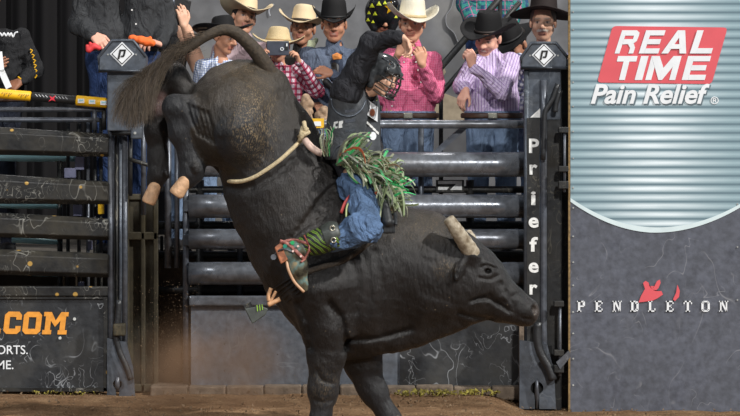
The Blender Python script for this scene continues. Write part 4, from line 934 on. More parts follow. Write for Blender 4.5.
def head_prims(s, hc, hs, fr, skin, hair, brow=True, look=0, mouth='shut', moustache=None):
    Fr = fr; c = np.array(lin(skin)); dk = c * .62; lip = np.array(lin((168, 92, 84))) * .8 + c * .2
    def W(x, f, u): return hc + hs * (Fr[0] * x + Fr[1] * f + Fr[2] * u)
    k = .018 * hs
    s.el(W(0, -.012, .035), np.array((.074, .095, .082)) * hs, k=k, col=c, M=Fr)
    s.el(W(0, .028, -.02), np.array((.061, .066, .085)) * hs, k=k * 1.3, col=c, M=Fr)
    s.rc(W(0, .035, -.055), W(0, .06, -.095), .043 * hs, .024 * hs, k=k * 1.3, col=c)
    for q in (-1, 1):
        s.rc(W(q * .05, .0, -.05), W(q * .02, .055, -.092), .02 * hs, .018 * hs, k=k, col=c)
        s.el(W(q * .038, .062, -.028), np.array((.024,) * 3) * hs, k=k, col=c * 1.04, M=Fr)
        s.el(W(q * .077, -.008, -.008), np.array((.010, .02, .032)) * hs, k=.006, col=c * 1.02, M=Fr)
    s.rc(W(-.036, .078, .024), W(.036, .078, .024), .015 * hs, k=k, col=c)
    for q in (-1, 1): s.el(W(q * .031, .098, .004), np.array((.017, .02, .0125)) * hs, k=.008, sub=True, M=Fr)
    for q in (-1, 1): s.el(W(q * .031, .074, .003), np.array((.0145,) * 3) * hs, k=.003, col=c * .9, M=Fr)
    s.rc(W(0, .086, .012), W(0, .112, -.026), .009 * hs, .0135 * hs, k=.012, col=c * 1.03)
    for q in (-1, 1): s.el(W(q * .013, .096, -.031), np.array((.010, .012, .009)) * hs, k=.006, col=c * .95, M=Fr)
    s.rc(W(-.02, .084, -.0535), W(.02, .084, -.0535), .0075 * hs, k=.005, col=lip); s.rc(W(-.018, .083, -.066), W(.018, .083, -.066), .0085 * hs, k=.005, col=lip)
    s.rc(W(-.024, .094, -.0595), W(.024, .094, -.0595), .0022 * hs, k=.004, sub=True)
    hcx = np.array(lin(hair))
    if brow:
        for q in (-1, 1): s.pt(W(q * .032, .094, .025), np.array((.021, .03, .0065)) * hs, hcx, Fr, .35, .85)
    for q in (-1, 1):
        s.pt(W(q * .031, .088, .0035), np.array((.0135, .02, .0075)) * hs, np.array([.55, .52, .5]) * .8, Fr, .3, .8)
        s.pt(W(q * .031 + look * .004, .09, .003), np.array((.0062, .03, .0075)) * hs, np.array([.02, .013, .01]), Fr, .3, 1)
        s.pt(W(q * .031, .09, .0115), np.array((.0165, .03, .003)) * hs, dk * .5, Fr, .4, .8)
        s.pt(W(q * .012, .105, -.037), np.array((.004, .02, .003)) * hs, dk * .4, Fr, .4, .8)
    if mouth == 'smile': s.pt(W(0, .095, -.06), np.array((.021, .03, .006)) * hs, np.array([.7, .67, .62]), Fr, .25, .95)
    elif mouth == 'open': s.pt(W(0, .095, -.06), np.array((.013, .03, .006)) * hs, np.array([.35, .3, .28]), Fr, .25, .9)
    else: s.pt(W(0, .095, -.0595), np.array((.022, .03, .002)) * hs, dk * .5, Fr, .4, .7)
    s.pt(W(0, .06, -.085), np.array((.06, .07, .04)) * hs, c * .86, Fr, .4, .35)
    if moustache:
        mc = np.array(lin(moustache))
        s.rc(W(-.027, .082, -.052), W(0, .098, -.043), .006 * hs, .009 * hs, k=.004, col=mc); s.rc(W(.027, .082, -.052), W(0, .098, -.043), .006 * hs, .009 * hs, k=.004, col=mc)
    return W
def hand_prims(s, w, d, n, side, hs=1.0, curl=.5, col=(.5, .3, .2), spread=1.0, thumb=1.0):
    """w wrist, d direction of the fingers, n palm normal, side: +1 thumb on the d x n side"""
    d = nrm(d); n = nrm(n - d * np.dot(n, d)); l = np.cross(d, n) * side; c = np.array(col)
    lens = (.040, .046, .043, .034); offs = (.030, .0105, -.010, -.029)
    for i in range(4):
        kb = w + hs * (d * (.088 - .006 * abs(i - 1.2)) + l * offs[i])
        s.rc(w + hs * (d * .012 + l * offs[i] * .55), kb, .0165 * hs, .0125 * hs, k=.012, col=c)
        p = kb; dd = d; L_ = lens[i] * hs; a = curl * (1.0 + .12 * i)
        for j, (f, r0, r1) in enumerate(((1.0, .0102, .0092), (.62, .0092, .0084), (.5, .0084, .0066))):
            an = a * (.9, 1.1, .8)[j]; dd = dd * math.cos(an) + n * math.sin(an); n2 = n
            # keep dd in the d-n plane
            q = p + nrm(dd + l * (offs[i] * 1.6 * spread if j == 0 else 0)) * L_ * f
            s.rc(p, q, r0 * hs, r1 * hs, k=.003, col=c * (1.05 if j == 2 else 1)); p = q
            dd = nrm(dd)
            # rotate the reference normal with the finger
            n_r = nrm(n - dd * np.dot(n, dd)); n = n_r if np.dot(n_r, n) > 0 else n
        n = n2 if False else nrm(np.cross(l * side, d)) * 1.0
    t0 = w + hs * (d * .022 + l * .022); t1 = t0 + hs * thumb * (d * .034 + l * .030 + n * .012); t2 = t1 + hs * thumb * (d * .030 + l * .008 + n * .014 * (1 + curl)); 
    s.rc(t0, t1, .0155 * hs, .0115 * hs, k=.010, col=c); s.rc(t1, t2, .0112 * hs, .009 * hs, k=.003, col=c); s.rc(t2, t2 + hs * thumb * (d * .022 - l * .004 + n * .008), .0092 * hs, .0072 * hs, k=.003, col=c * 1.05)
def hat_mesh(W, Fr, hs, crown=.125, rx=.083, ry=.1, brim=.105, curl=.075, dip=.018, crease=.03, top=.84, side_pow=1.2, back=1.0, base=.045, tilt=None):
    n = 56; V = []; F = []
    def add_ring(fn):
        for k in range(n): V.append(fn(2 * math.pi * k / n))
    def loc(x, f, u): return W(x, f - .008, base + u)
    def brimz(a, t):
        cs, sn = math.cos(a), math.sin(a)
        z = curl * ((cs * cs + .012) ** (side_pow / 2) - .07) * t ** 1.6 - dip * max(0, sn) ** 1.5 * t - dip * .6 * max(0, -sn) ** 1.5 * t
        return z
    def bl(a): return brim * (1 - .10 * abs(math.cos(a)) ** 2)
    rings = []
    # underside from the sweatband outwards, then the top side back in, then the crown
    for t in (0, .3, .6, .85, 1.0): rings.append(lambda a, t=t: loc((rx * .97 + bl(a) * t) * math.cos(a) * (1 - .10 * t * abs(math.cos(a)) ** 4 * curl / .05), (ry * .97 + bl(a) * t) * math.sin(a), brimz(a, t) - .0035))
    for t in (1.015, .85, .6, .3, .08): rings.append(lambda a, t=t: loc((rx + bl(a) * t) * math.cos(a) * (1 - .10 * t * abs(math.cos(a)) ** 4 * curl / .05), (ry + bl(a) * t) * math.sin(a), brimz(a, t) + .0035))
    for h in (.0, .15, .4, .65, .85, .95, 1.0):
        def fn(a, h=h):
            r = 1 - (1 - top) * h ** 1.3; 
            if h > .9: r *= (1 - (h - .9) * 1.4)
            x = rx * r * math.cos(a); f = ry * r * math.sin(a) * (1 - .05 * h)
            pin = 1 - .16 * h ** 2 * max(0, math.sin(a)) ** 2 * abs(math.cos(a)) * 2.0   # front pinch
            return loc(x * pin, f, crown * h * (1 + .05 * math.sin(a)) )
        rings.append(fn)
    for rr in (.75, .5, .25, .02):
        def fn(a, rr=rr):
            r = top * .86 * rr; x = rx * r * math.cos(a); f = ry * r * math.sin(a)
            z = crown * (1 + .05 * math.sin(a) * rr) - crease * math.exp(-(x / (rx * .38)) ** 2) * (1 - .3 * rr) + .008 * (1 - rr)
            return loc(x, f, z)
        rings.append(fn)
    for fn in rings: add_ring(fn)
    m = len(rings)
    F = [(i * n + k, i * n + (k + 1) % n, (i + 1) * n + (k + 1) % n, (i + 1) * n + k) for i in range(m - 1) for k in range(n)]
    F.append(tuple((m - 1) * n + k for k in range(n)))
    # band
    bv = []; 
    for u, g in ((.002, .0045), (.018, .004), (.018, .0), (.002, 0)):
        for k in range(n):
            a = 2 * math.pi * k / n; h = u / crown; r = 1 - (1 - top) * h ** 1.3
            bv.append(loc((rx * r + g) * math.cos(a), (ry * r + g) * math.sin(a), u + .003))
    bf = [(i * n + k, i * n + (k + 1) % n, ((i + 1) % 4) * n + (k + 1) % n, ((i + 1) % 4) * n + k) for i in range(4) for k in range(n)]
    return (V, F), (bv, bf)
def hatmat(name, rgb, rough=.8, weave=False, spec=.3):
    m = plain(name, rgb, rough=rough, var=.1, scale=8, bmp=.6 if weave else .15, bscale=160 if weave else 80, spec=spec); return m
M['hat_black'] = hatmat('black_felt', (24, 23, 24)); M['hat_brown'] = hatmat('black_brown_felt', (40, 32, 30)); M['hat_cream'] = hatmat('cream_felt', (214, 194, 160)); M['hat_straw'] = hatmat('woven_straw', (212, 190, 148), weave=True)
M['hat_white'] = hatmat('off_white_straw', (228, 220, 200), weave=True); M['band_dark'] = plain('dark_hat_band', (44, 34, 30), bmp=0); M['band_tan'] = plain('tan_hat_band', (190, 170, 130), bmp=0); M['band_black'] = plain('black_hat_band', (16, 16, 17), bmp=0)
PEOPLE = {}; SHIRTS = {}
def person(key, label, Y, eye, yaw=0, pitch=0, roll=0, hs=1.0, skin='mid', hair=(34, 26, 22), mouth='shut', look=0, moustache=None, hat=None,
           sh=None, el=None, wr=None, hand=None, hip=None, legs=True, shirt=None, trousers='jeans', belt=True, neck=None, collar=True, buttons=(), sleeve=.93, seed=1, girth=1.0, hair_part=True, h=.0072, armr=1.0, short=False, group='spectators behind the chutes'):
    Sx = S(Y); U = lambda x, y, d=0.0: P(x, y, Y + d)
    hc = U(*eye[:2], *(eye[2:] or ())); Fr = frame(yaw, pitch, roll); H = hs * 1.16; c = np.array(lin(SK[skin])); w = 20.5 * hs * Sx / 133; ys = eye[1] + 32 * hs
    sh = sh or [(eye[0] - w * 1.25, ys), (eye[0] + w * 1.25, ys)]
    sh = [U(*q) for q in sh]; mid = (sh[0] + sh[1]) / 2
    hipc = U(*hip) if hip else mid + np.array([0, .0, -.50 * hs])
    hw = .085 * hs * girth; hipL = hipc + np.array([-hw, 0, 0]); hipR = hipc + np.array([hw, 0, 0])
    nb = mid + np.array([0, .015, .035 * hs]); nk = hc - Fr[2] * .085 * H - Fr[1] * .012 * H
    b = Sdf(); head_prims(b, hc, H, Fr, SK[skin], hair, mouth=mouth, look=look, moustache=moustache)
    b.rc(nk, nb, .052 * hs, .052 * hs, k=.02, col=c)
    cl = (36, 34, 34)
    def torso(s, e, col=None, k=.04):
        for q, shp_, hp in ((-1, sh[0], hipL), (1, sh[1], hipR)):
            inn = shp_ * .62 + mid * .38 + np.array([0, 0, -.095 * hs]); wa = (inn + hp) / 2; wa = wa * .93 + (mid + hipc) / 2 * .07
            s.rc(inn, wa, .090 * hs * girth + e, .088 * hs * girth + e, k=k, sq=.92, col=col); s.rc(wa, hp + np.array([0, 0, .05 * hs]), .09 * hs * girth + e, .098 * hs * girth + e, k=k, sq=.95, col=col)
            s.rc(nb * .4 + mid * .6 + np.array([0, .01, 0]), shp_ + np.array([-.012 * q, .005, -.012]), .045 * hs + e, .05 * hs + e, k=k, col=col)
    torso(b, 0, c)
    b.rc(hipL, hipR, .095 * hs * girth, k=.03, col=c)
    arms = []
    for i in (0, 1):
        if el is None or el[i] is None:
            q = (-1, 1)[i]; e = sh[i] + np.array([q * .06, .03, -.29]) * hs; wv = e + np.array([-q * .02, -.10, -.23]) * hs
        else: e = U(*el[i]); wv = U(*wr[i])
        arms.append((sh[i], e, wv))
        b.rc(sh[i], e, .049 * hs * armr, .041 * hs * armr, k=.02, col=c); b.rc(e, wv, .040 * hs * armr, .026 * hs, k=.015, col=c)
        hd = (hand[i] if hand and hand[i] else dict(d=tuple(wv - e), n=(0, 0, -1) if abs((wv - e)[2]) < .1 else (-(-1, 1)[i], 0, 0)))
        hand_prims(b, wv, np.array(hd['d'], float), np.array(hd['n'], float), hd.get('side', 1), hs * hd.get('s', 1.0), hd.get('curl', .45), c, hd.get('spread', 1), hd.get('thumb', 1))
    fz = .95; kn = []
    if legs:
        for q, hp in ((-1, hipL), (1, hipR)):
            k1 = np.array([hp[0] + q * .015, hp[1] - .02, (hp[2] + fz) / 2 + .02]); an = np.array([hp[0] + q * .03, hp[1] + .02, fz + .09])
            kn.append((hp, k1, an)); b.rc(hp, k1, .082 * hs * girth, .055 * hs, k=.02, col=c); b.rc(k1, an, .052 * hs, .035 * hs, k=.02, col=c); b.rc(an + [0, 0, -.03], an + np.array([0, -.09, -.05]), .03, .024, k=.02, col=c)
    foot = np.array([hipc[0], hipc[1], fz if legs else 0])
    root = empty('person', foot, label, 'person', group=group); PEOPLE[key] = root
    v, f = b.build(h * (1 if hs > .9 else .93)); A = b.attrs(v, c); obj('body', (v, f), M['skin'], root, smooth=True, attrs={'c_col': A['c_col']})
    # hair
    if hair_part:
        W = lambda x, f_, u: hc + H * (Fr[0] * x + Fr[1] * f_ + Fr[2] * u)
        s = Sdf(); s.el(W(0, -.02, .034), np.array((.081, .098, .085)) * H, k=.01, M=Fr); s.el(W(0, .09, -.05), np.array((.085, .085, .125)) * H, k=.006, sub=True, M=Fr); s.clip(W(0, 0, -.055), -Fr[2])
        for q in (-1, 1): s.el(W(q * .085, .0, -.018), np.array((.022, .026, .036)) * H, k=.004, sub=True, M=Fr)
        v, f = s.build(.007); obj('hair', (v, f), plain('hair_' + key, hair, rough=.7, var=.3, bscale=150, bmp=.5), root, smooth=True)
    # shirt
    e0 = .013
    s = Sdf(); torso(s, e0, k=.045)
    for (a, e, wv) in arms:
        endp = e + (wv - e) * sleeve if not short else a + (e - a) * .55
        if short: s.rc(a, endp, .062 * hs, .06 * hs, k=.02, loc=True)
        else:
            s.rc(a, e, .060 * hs * armr, .055 * hs * armr, k=.025, loc=True); s.rc(e, endp, .055 * hs * armr, .037 * hs, k=.02, loc=True)
            u = nrm(wv - e); s.rc(endp - u * .03, endp, .040 * hs, .040 * hs, k=.004, loc=True)
    if collar:
        s.rc(nb + (nk - nb) * .05, nb + (nk - nb) * .42, .068 * hs, .066 * hs, k=.012)
        for q in (-1, 1): s.rc(nb + (nk - nb) * .35 + Fr[0] * q * .03 + np.array([0, -.05, 0]), nb + (nk - nb) * .0 + Fr[0] * q * .055 + np.array([0, -.075, -.02]), .013, .008, k=.008)
    s.rc(nb + (nk - nb) * .3, nk, .0575 * hs, .0555 * hs, k=.004, sub=True)
    s.noise = (lambda w1, w2: (lambda p: w1(p * [1, 1, .6]) + w2(p)))(wrinkle(seed, .020, 17.0), wrinkle(seed + 50, .007, 40.0))
    s.clip(hipc + np.array([0, 0, .02]), (0, 0, -1))
    v, f = s.build(.0085); A = s.attrs(v); obj('shirt', (v, f), shirt, root, smooth=True, attrs={'fab': A['fab'] - foot})
    # button placket on the front
    bvt = BVHTree.FromPolygons([tuple(x) for x in v], [tuple(x) for x in f])
    SHIRTS[key] = bvt
    for bx, by in buttons:
        o = Vector((0, CAM_Y, CAM_Z)); d = (Vector(P(bx, by, Y)) - o).normalized(); r_ = bvt.ray_cast(o, d)
        if r_[0]: q = np.array(r_[0]); obj('button', MB().tube([q + [0, .004, 0], q - [0, .006, 0]], .0065, 10).vf(), M['button'], root)
    if legs and trousers:
        s = Sdf(); s.rc(hipL + [0, 0, .05], hipR + [0, 0, .05], .124 * hs * girth, k=.03, sq=.95)
        for hp, k1, an in kn: s.rc(hp, k1, .108 * hs * girth, .074 * hs, k=.03); s.rc(k1, an, .072 * hs, .058, k=.02)
        s.clip(hipc + np.array([0, 0, .068 * hs + .02]), (0, 0, 1)); s.noise = wrinkle(seed + 5, .010, 17.0); v, f = s.build(.010); A = s.attrs(v); obj('jeans', (v, f), M[trousers] if isinstance(trousers, str) else trousers, root, smooth=True, attrs={'fab': A['fab'] - foot})
        for hp, k1, an in kn: mb = MB().tube([an + [0, .06, -.055], an + [0, .0, -.04], an + [0, -.09, -.058], an + [0, -.19, -.068]], [.048, .062, .052, .03], 12); obj('boot', mb.vf(), M['black_boot'], root, smooth=True)
    if belt:
        s = Sdf(); torso(s, e0 + .034, k=.045); s.clip(hipc + np.array([0, 0, .075 * hs]), (0, 0, 1)); s.clip(hipc + np.array([0, 0, .035 * hs]), (0, 0, -1)); v, f = s.build(.009); bl = obj('belt', (v, f), M['belt'], root, smooth=True)
        q = np.array([hipc[0], v[:, 1].min(), hipc[2] + .055 * hs]); obj('buckle', MB().box(q[0] - .035, q[0] + .035, q[1] - .012, q[1] + .01, q[2] - .022, q[2] + .022).vf(), M['buckle'], bl, bevel=.008)
    if hat:
        W = lambda x, f_, u: hc + H * (Fh[0] * x + Fh[1] * f_ + Fh[2] * u)
        hk = dict(hat); Fh = frame(yaw + hk.pop('yaw', 0), pitch + hk.pop('pitch', 0), roll + hk.pop('roll', 0)); mt = hk.pop('mat'); bm = hk.pop('band', 'band_dark')
        (hv, hf), (bv, bf) = hat_mesh(W, Fh, H, **hk); ho = obj('hat', (hv, hf), M[mt], root, smooth=True); obj('hat_band', (bv, bf), M[bm], ho, smooth=True)
    return root
# ================================================================ SPECTATORS
M['trousers_dark'] = cloth('near_black_trousers', (28, 32, 44), var=.3)
M['sh_black'] = cloth('black_sweatshirt', (34, 34, 36)); M['sh_char'] = cloth('charcoal_shirt', (56, 57, 59)); M['sh_tee'] = cloth('black_tee', (26, 26, 28))
M['sh_blueck'] = cloth('blue_white_check', (226, 232, 240), lines=((0, .017, .4, (92, 116, 176), .6, 0), (2, .017, .4, (92, 116, 176), .6, 0)))
M['sh_mauve'] = cloth('dusty_mauve_shirt', (168, 146, 150)); M['sh_plaid'] = cloth('red_white_plaid', (214, 196, 206), lines=((0, .042, .42, (176, 30, 74), .85, .1), (2, .042, .42, (176, 30, 74), .8, .3), (0, .042, .12, (40, 20, 46), .7, .75), (2, .042, .14, (40, 20, 46), .7, .2)))
M['sh_dark'] = cloth('dark_olive_shirt', (44, 40, 38)); M['sh_blue'] = cloth('slate_blue_shirt', (92, 102, 120), var=.14); M['sh_pink'] = cloth('pink_micro_check', (206, 84, 124), lines=((0, .013, .28, (226, 150, 176), .55, 0), (2, .013, .28, (226, 150, 176), .55, 0)), var=.12)
M['sh_purple'] = cloth('lilac_stripe', (214, 196, 226), lines=((0, .021, .3, (150, 112, 176), .75, 0),), var=.1)
M['sh_navyck'] = cloth('navy_white_check', (222, 222, 232), lines=((0, .042, .45, (72, 74, 122), .75, 0), (2, .042, .45, (72, 74, 122), .75, .2)))
M['sh_teal'] = cloth('teal_pink_plaid', (52, 112, 118), lines=((0, .075, .35, (40, 60, 110), .75, 0), (2, .075, .35, (60, 150, 130), .6, 0), (0, .075, .08, (200, 90, 140), .8, .5), (2, .075, .08, (200, 90, 140), .7, .5)))
# A: far left, head just out of the frame
A_ = person('A', 'person in black sweatshirt with white script on chest, wrapping white strap behind left gate', .55, (-12, -2, 0), yaw=25, pitch=35, skin='dark', sh=[(-44, 38), (22, 38)], el=[(-52, 74), (35, 70, -.02)], wr=[(-14, 70, -.22), (21, 81, -.2)],
    hand=[dict(d=(1, -.1, .42), n=(0, 1, .1), side=1, curl=.12), dict(d=(-.75, -.25, -.55), n=(0, .7, -.6), side=-1, curl=.7)], shirt=M['sh_black'], trousers='trousers_dark', seed=3, collar=True, girth=1.25, armr=1.15)
mb = MB(); q = [P(x, y, .3) for x, y in ((-4, 35), (0, 33), (2, 36), (4, 33), (6, 36), (8, 33), (9.5, 36), (11, 33), (13, 37), (15, 33), (18, 32))]; mb.tube(sm(q, 4), .006, 6, flat=.5); obj('chest_script', mb.vf(), M['white'], A_, smooth=True)
for i, (x, y) in enumerate(((31.2, 51), (33, 56), (34.2, 61), (35, 66), (35.6, 71), (35.6, 76))):
    mb = MB(); c = P(x, y, .46); mb.tube([c + [-.008, 0, .012], c + [.010, -.004, .004], c + [-.004, -.004, -.014]], .005, 6); obj('sleeve_letter', mb.vf(), M['yellow'], A_)
mb = MB(); c0 = P(22.5, 79.5, .36); mb.tube([c0 + np.array([math.cos(a) * .03, math.sin(a) * .03, -math.cos(a) * .018 ]) for a in np.linspace(0, 6.28, 14)], .007, 6); obj('wristband', mb.vf(), M['yellow'], A_, smooth=True)
st = empty('white_strap', P(4, 91, .3), 'white tape strap running down from the chest of the person in black sweatshirt', 'strap')
mb = MB(); 
for a, b in (((-1, 52), (1, 70)), ((1, 70), (9, 88))): mb.bar(P(*a, .26), P(*b, .22), .045, .008, up=(0, 1, 0))
obj('strap', mb.vf(), M['white'], st)
# B: big charcoal shirt above the left post
B_ = person('B', 'person in dark charcoal button shirt leaning over left post cap, head above the frame', .5, (122, -52), hs=1.12, skin='pink', sh=[(88, -12), (158, -12)], el=[(80, 24, -.02), (166, 26, 0)], wr=[(93, 35, -.2), (160, 44, -.2)],
    hand=[dict(d=(.6, -.5, -.5), n=(.4, .3, -.8), side=1, curl=.7), dict(d=(-.5, -.5, .15), n=(0, .4, -.9), side=-1, curl=.6)], shirt=M['sh_char'], trousers='jeans_dark', seed=8, girth=1.2, armr=1.35, belt=False, buttons=((132, 10), (136, 24), (126, -3)))
gl = empty('red_glove', P(92, 49, .2), 'red glove tucked under the hand of the person in charcoal shirt', 'glove'); s = Sdf()
for a, b, r in (((89, 50), (94, 46), .022), ((94, 46), (99, 48), .018), ((88, 50), (87, 46), .012), ((91, 46), (90, 43), .01)): s.rc(P(*a, .2), P(*b, .2), r, k=.012)
v, f = s.build(.006); obj('glove', (v, f), plain('red_leather', (214, 60, 62), rough=.6), gl, smooth=True)
og_ = empty('orange_cloth', P(142, 42, -.05), 'bright orange cloth bundled on top behind the left post cap', 'cloth'); s = Sdf()
for a, b, r in (((132, 38), (141, 40), .024), ((141, 40), (147, 42), .03), ((150, 42), (152, 43), .025), ((146, 40), (150, 38), .012)): s.rc(P(*a, -.05), P(*b, -.05), r, k=.01)
s.noise = wrinkle(3, .006, 60); v, f = s.build(.006); obj('cloth', (v, f), plain('orange_fabric', (248, 108, 40), rough=.7, var=.12), og_, smooth=True)
# C: bare arm holding up a dark tablet
C_ = person('C', 'person in black tee holding up a dark tablet with bare arm, behind the charcoal shirt', 1.2, (152, -2), yaw=30, skin='light', hair=(150, 84, 50), sh=[(136, 32), (183, 32)], el=[(128, 70), (199, 67, -.12)], wr=[(150, 50, -.25), (184, 26, -.3)],
    hand=[None, dict(d=(-.12, -.1, 1), n=(-.4, .9, 0), side=-1, curl=.35)], shirt=M['sh_tee'], seed=12, short=True, armr=1.5)
tb = empty('tablet', P(182, 22, .95), 'dark tablet in case held up above the bull tail', 'tablet'); mb = MB(); q = [(172, -4), (191, 1), (186, 28), (168, 22)]
mb.prism([(P(x, y, .95)[0], P(x, y, .95)[2]) for x, y in q[::-1]], 1.0, 1.015); obj('case', mb.vf(), plain('dark_case', (30, 28, 28), rough=.5), tb, bevel=.005)
mb = MB(); mb.tube([P(173, -3, .9), P(174, 7, .9)], .012, 10); obj('grip', mb.vf(), M['tube_light'], tb, smooth=True)
# E: cream hat, mauve shirt, behind the boy
person('E', 'person in cream felt hat and mauve shirt standing behind the boy in blue check', 2.2, (244, 18), yaw=18, pitch=-6, roll=12, skin='mid', shirt=M['sh_mauve'], seed=14, hat=dict(mat='hat_cream', crown=.10, brim=.13, curl=.09, roll=0))
# D: boy in black hat
person('D', 'boy in black felt hat and blue white check shirt looking down behind the bull tail', .8, (224, 37), yaw=55, pitch=14, roll=4, hs=.88, skin='tan', sh=[(203, 66), (238, 66)], shirt=M['sh_blueck'], seed=16, hat=dict(mat='hat_black', band='band_black', crown=.105, brim=.15, curl=.05, dip=.0, yaw=-25, pitch=-20, roll=-4, rx=.09))
# G: cream hat, dark shirt
person('G', 'person in cream hat and dark shirt with pale green collar beside slate blue shirt', 1.8, (303, 28), yaw=-6, pitch=-4, roll=6, skin='tan', shirt=M['sh_dark'], seed=18, hat=dict(mat='hat_cream', crown=.115, brim=.125, curl=.085, roll=-2, base=.036))
mb = MB(); q = P(314, 42, 1.45); s = Sdf(); s.rc(P(310, 48, 1.5), P(316, 40, 1.55), .03, .02, k=.02); s.rc(P(310, 42, 1.5), P(309, 52, 1.48), .018, .016, k=.02); v, f = s.build(.008); obj('collar', (v, f), plain('pale_green_collar', (206, 212, 176), rough=.8), PEOPLE['G'], smooth=True)
# F: boy filming with a phone
F_ = person('F', 'boy in woven straw hat and red white plaid shirt filming with a phone', 1.05, (278, 45), yaw=-2, pitch=6, hs=.9, skin='mid', sh=[(259, 72), (298, 72)], el=[(254, 92, -.05), (317, 90, -.1)], wr=[(262, 60, -.27), (299, 62, -.27)],
    hand=[dict(d=(.12, -.35, 1), n=(.8, -.2, 0), side=1, curl=.75, s=.85), dict(d=(-.25, -.35, 1), n=(-.8, -.2, 0), side=-1, curl=.75, s=.85)], shirt=M['sh_plaid'], seed=20, sleeve=.96, armr=1.15, hat=dict(mat='hat_straw', band='band_tan', crown=.10, brim=.13, curl=.05, dip=.035, roll=3, pitch=-8, base=.028, top=.74, crease=.012, rx=.09))
ph = empty('phone', P(277.5, 56, .74), 'dark phone held sideways by the boy in red plaid', 'phone')
mb = MB(); pbox(mb, 266.5, 289, 41, 55.5, .74, .012); body_ = obj('case', mb.vf(), plain('slate_phone_case', (60, 64, 76), rough=.4, bmp=0), ph, bevel=.006)
mb = MB(); pbox(mb, 285, 288, 43, 50, .735, .006); obj('camera_bump', mb.vf(), M['post_dark'], ph); mb = MB(); c = P(282, 49, .732); mb.tube([c + np.array([math.cos(a) * .011, 0, math.sin(a) * .011]) for a in np.linspace(.5, 6.8, 12)], .003, 6); obj('round_mark', mb.vf(), M['white'], ph)
mb = MB(); c = P(287, 45, .732); mb.box(c[0] - .006, c[0] + .004, c[1] - .004, c[1], c[2] - .01, c[2] + .012); obj('camera_glint', mb.vf(), M['white'], ph)
# H: slate shirt
H_ = person('H', 'person in black hat and slate blue shirt with orange chest patch, arm across the body', 1.3, (334, 24), yaw=0, pitch=4, skin='tan', mouth='open', sh=[(308, 55), (363, 56)], el=[(303, 92), (353, 92, -.12)], wr=[(316, 104, -.2), (332, 74, -.27)],
    hand=[None, dict(d=(-1, -.1, .4), n=(0, .8, -.5), side=1, curl=.55)], shirt=M['sh_blue'], seed=22, armr=1.2, buttons=((323, 80), (324, 95)), hat=dict(mat='hat_black', band='band_black', crown=.13, brim=.095, curl=.095, base=.036, rx=.088))
mb = MB(); s = Sdf(); s.rc(P(326, 82, .98), P(331, 87, .98), .028, .024, k=.01); v, f = s.build(.008); obj('watch', (v, f), M['post_dark'], H_, smooth=True, label='dark wrist watch')
# tan gloves piled on the rail under the slate shirt
for i, (pts, lab) in enumerate((([((303, 106), (306, 98)), ((306, 98), (311, 104)), ((303, 108), (310, 112))], 'tan leather glove with pink cuff on the rail below the plaid sleeve'), ([((318, 116), (324, 110)), ((324, 110), (328, 116)), ((320, 118), (327, 118))], 'tan mottled glove on the rail beside the yellow sign'))):
    gl = empty('leather_glove', P(*pts[0][0], .1), lab, 'glove', group='tan gloves on the top rail'); s = Sdf()
    for a, b in pts: s.rc(P(*a, .1), P(*b, .08), .032, .026, k=.02)
    for k in range(4): s.rc(P(pts[2][1][0] - k * 2, pts[2][1][1], .05), P(pts[2][1][0] + 2 - k * 2, pts[2][1][1] + 7, .02), .012, .009, k=.006)
    s.noise = wrinkle(30 + i, .006, 50); v, f = s.build(.007); obj('glove', (v, f), plain('mottled_tan_leather', (150, 124, 100), rough=.7, var=.4, scale=40), gl, smooth=True)

I_ = person('I', 'person in black helmet with yellow stars and lime marks behind the raised arm', 1.9, (383, 16), yaw=10, pitch=20, skin='tan', shirt=M['sh_tee'], seed=24, sh=[(366, 50), (404, 50)])
s = Sdf(); c = P(383, 12, 1.9); s.el(c, (.142, .15, .145), k=.02); s.rc(c + [-.09, -.06, -.06], c + [-.07, -.08, -.13], .05, .03, k=.02); s.rc(c + [.09, -.06, -.06], c + [.07, -.08, -.13], .05, .03, k=.02)
s.rc(c + [-.06, -.10, .06], c + [.07, -.12, .06], .05, k=.03); v, f = s.build(.009); he = obj('helmet', (v, f), plain('glossy_black_helmet', (24, 24, 26), rough=.2, bmp=0), I_, smooth=True)
hb = BVHTree.FromPolygons([tuple(x) for x in v], [tuple(x) for x in f])
def on(bv, x, y, Y, off=.004):
    o = Vector((0, CAM_Y, CAM_Z)); d = (Vector(P(x, y, Y)) - o).normalized(); r_ = bv.ray_cast(o, d)
    return (np.array(r_[0]) + np.array([0, -off, 0])) if r_[0] else None
def star(cx, cy, r, mat, nm, Y, bv, parent, n=5, inner=.42):
    pts = []
    for k in range(2 * n):
        a = math.pi / 2 + k * math.pi / n; rr = r if k % 2 == 0 else r * inner; q = on(bv, cx + rr * math.cos(a), cy - rr * math.sin(a), Y)
        if q is None: return
        pts.append(q)
    c = on(bv, cx, cy, Y, .006); mb = MB(); mb.add(pts + [c], [(i, (i + 1) % (2 * n), 2 * n) for i in range(2 * n)]); obj(nm, mb.vf(), mat, parent)
hsv = SHIRTS['H']; q = [on(hsv, x, y, 1.3, .006) for x, y in ((332, 55), (337, 52.5), (342, 55), (341.5, 59), (333, 59.5))]
if all(a is not None for a in q): mb = MB(); mb.add(q + [np.mean(q, axis=0) - [0, .004, 0]], [(i, (i + 1) % 5, 5) for i in range(5)]); obj('chest_patch', mb.vf(), plain('orange_patch', (220, 140, 70), var=.3, scale=60, bmp=0), H_)
lime = plain('lime_print_bright', (206, 214, 50), rough=.4, bmp=0)
star(391, 8, 7, M['yellow'], 'star', 1.9, hb, he); 
for x, y, r in ((372, 6, 3), (375, 14, 2.6), (369, 13, 2.2), (379, 4, 3), (368, 20, 2.4), (373, 22, 2), (385, 3, 2.4), (396, 17, 2)): star(x, y, r, lime, 'lime_mark', 1.9, hb, he, n=3, inner=.5)
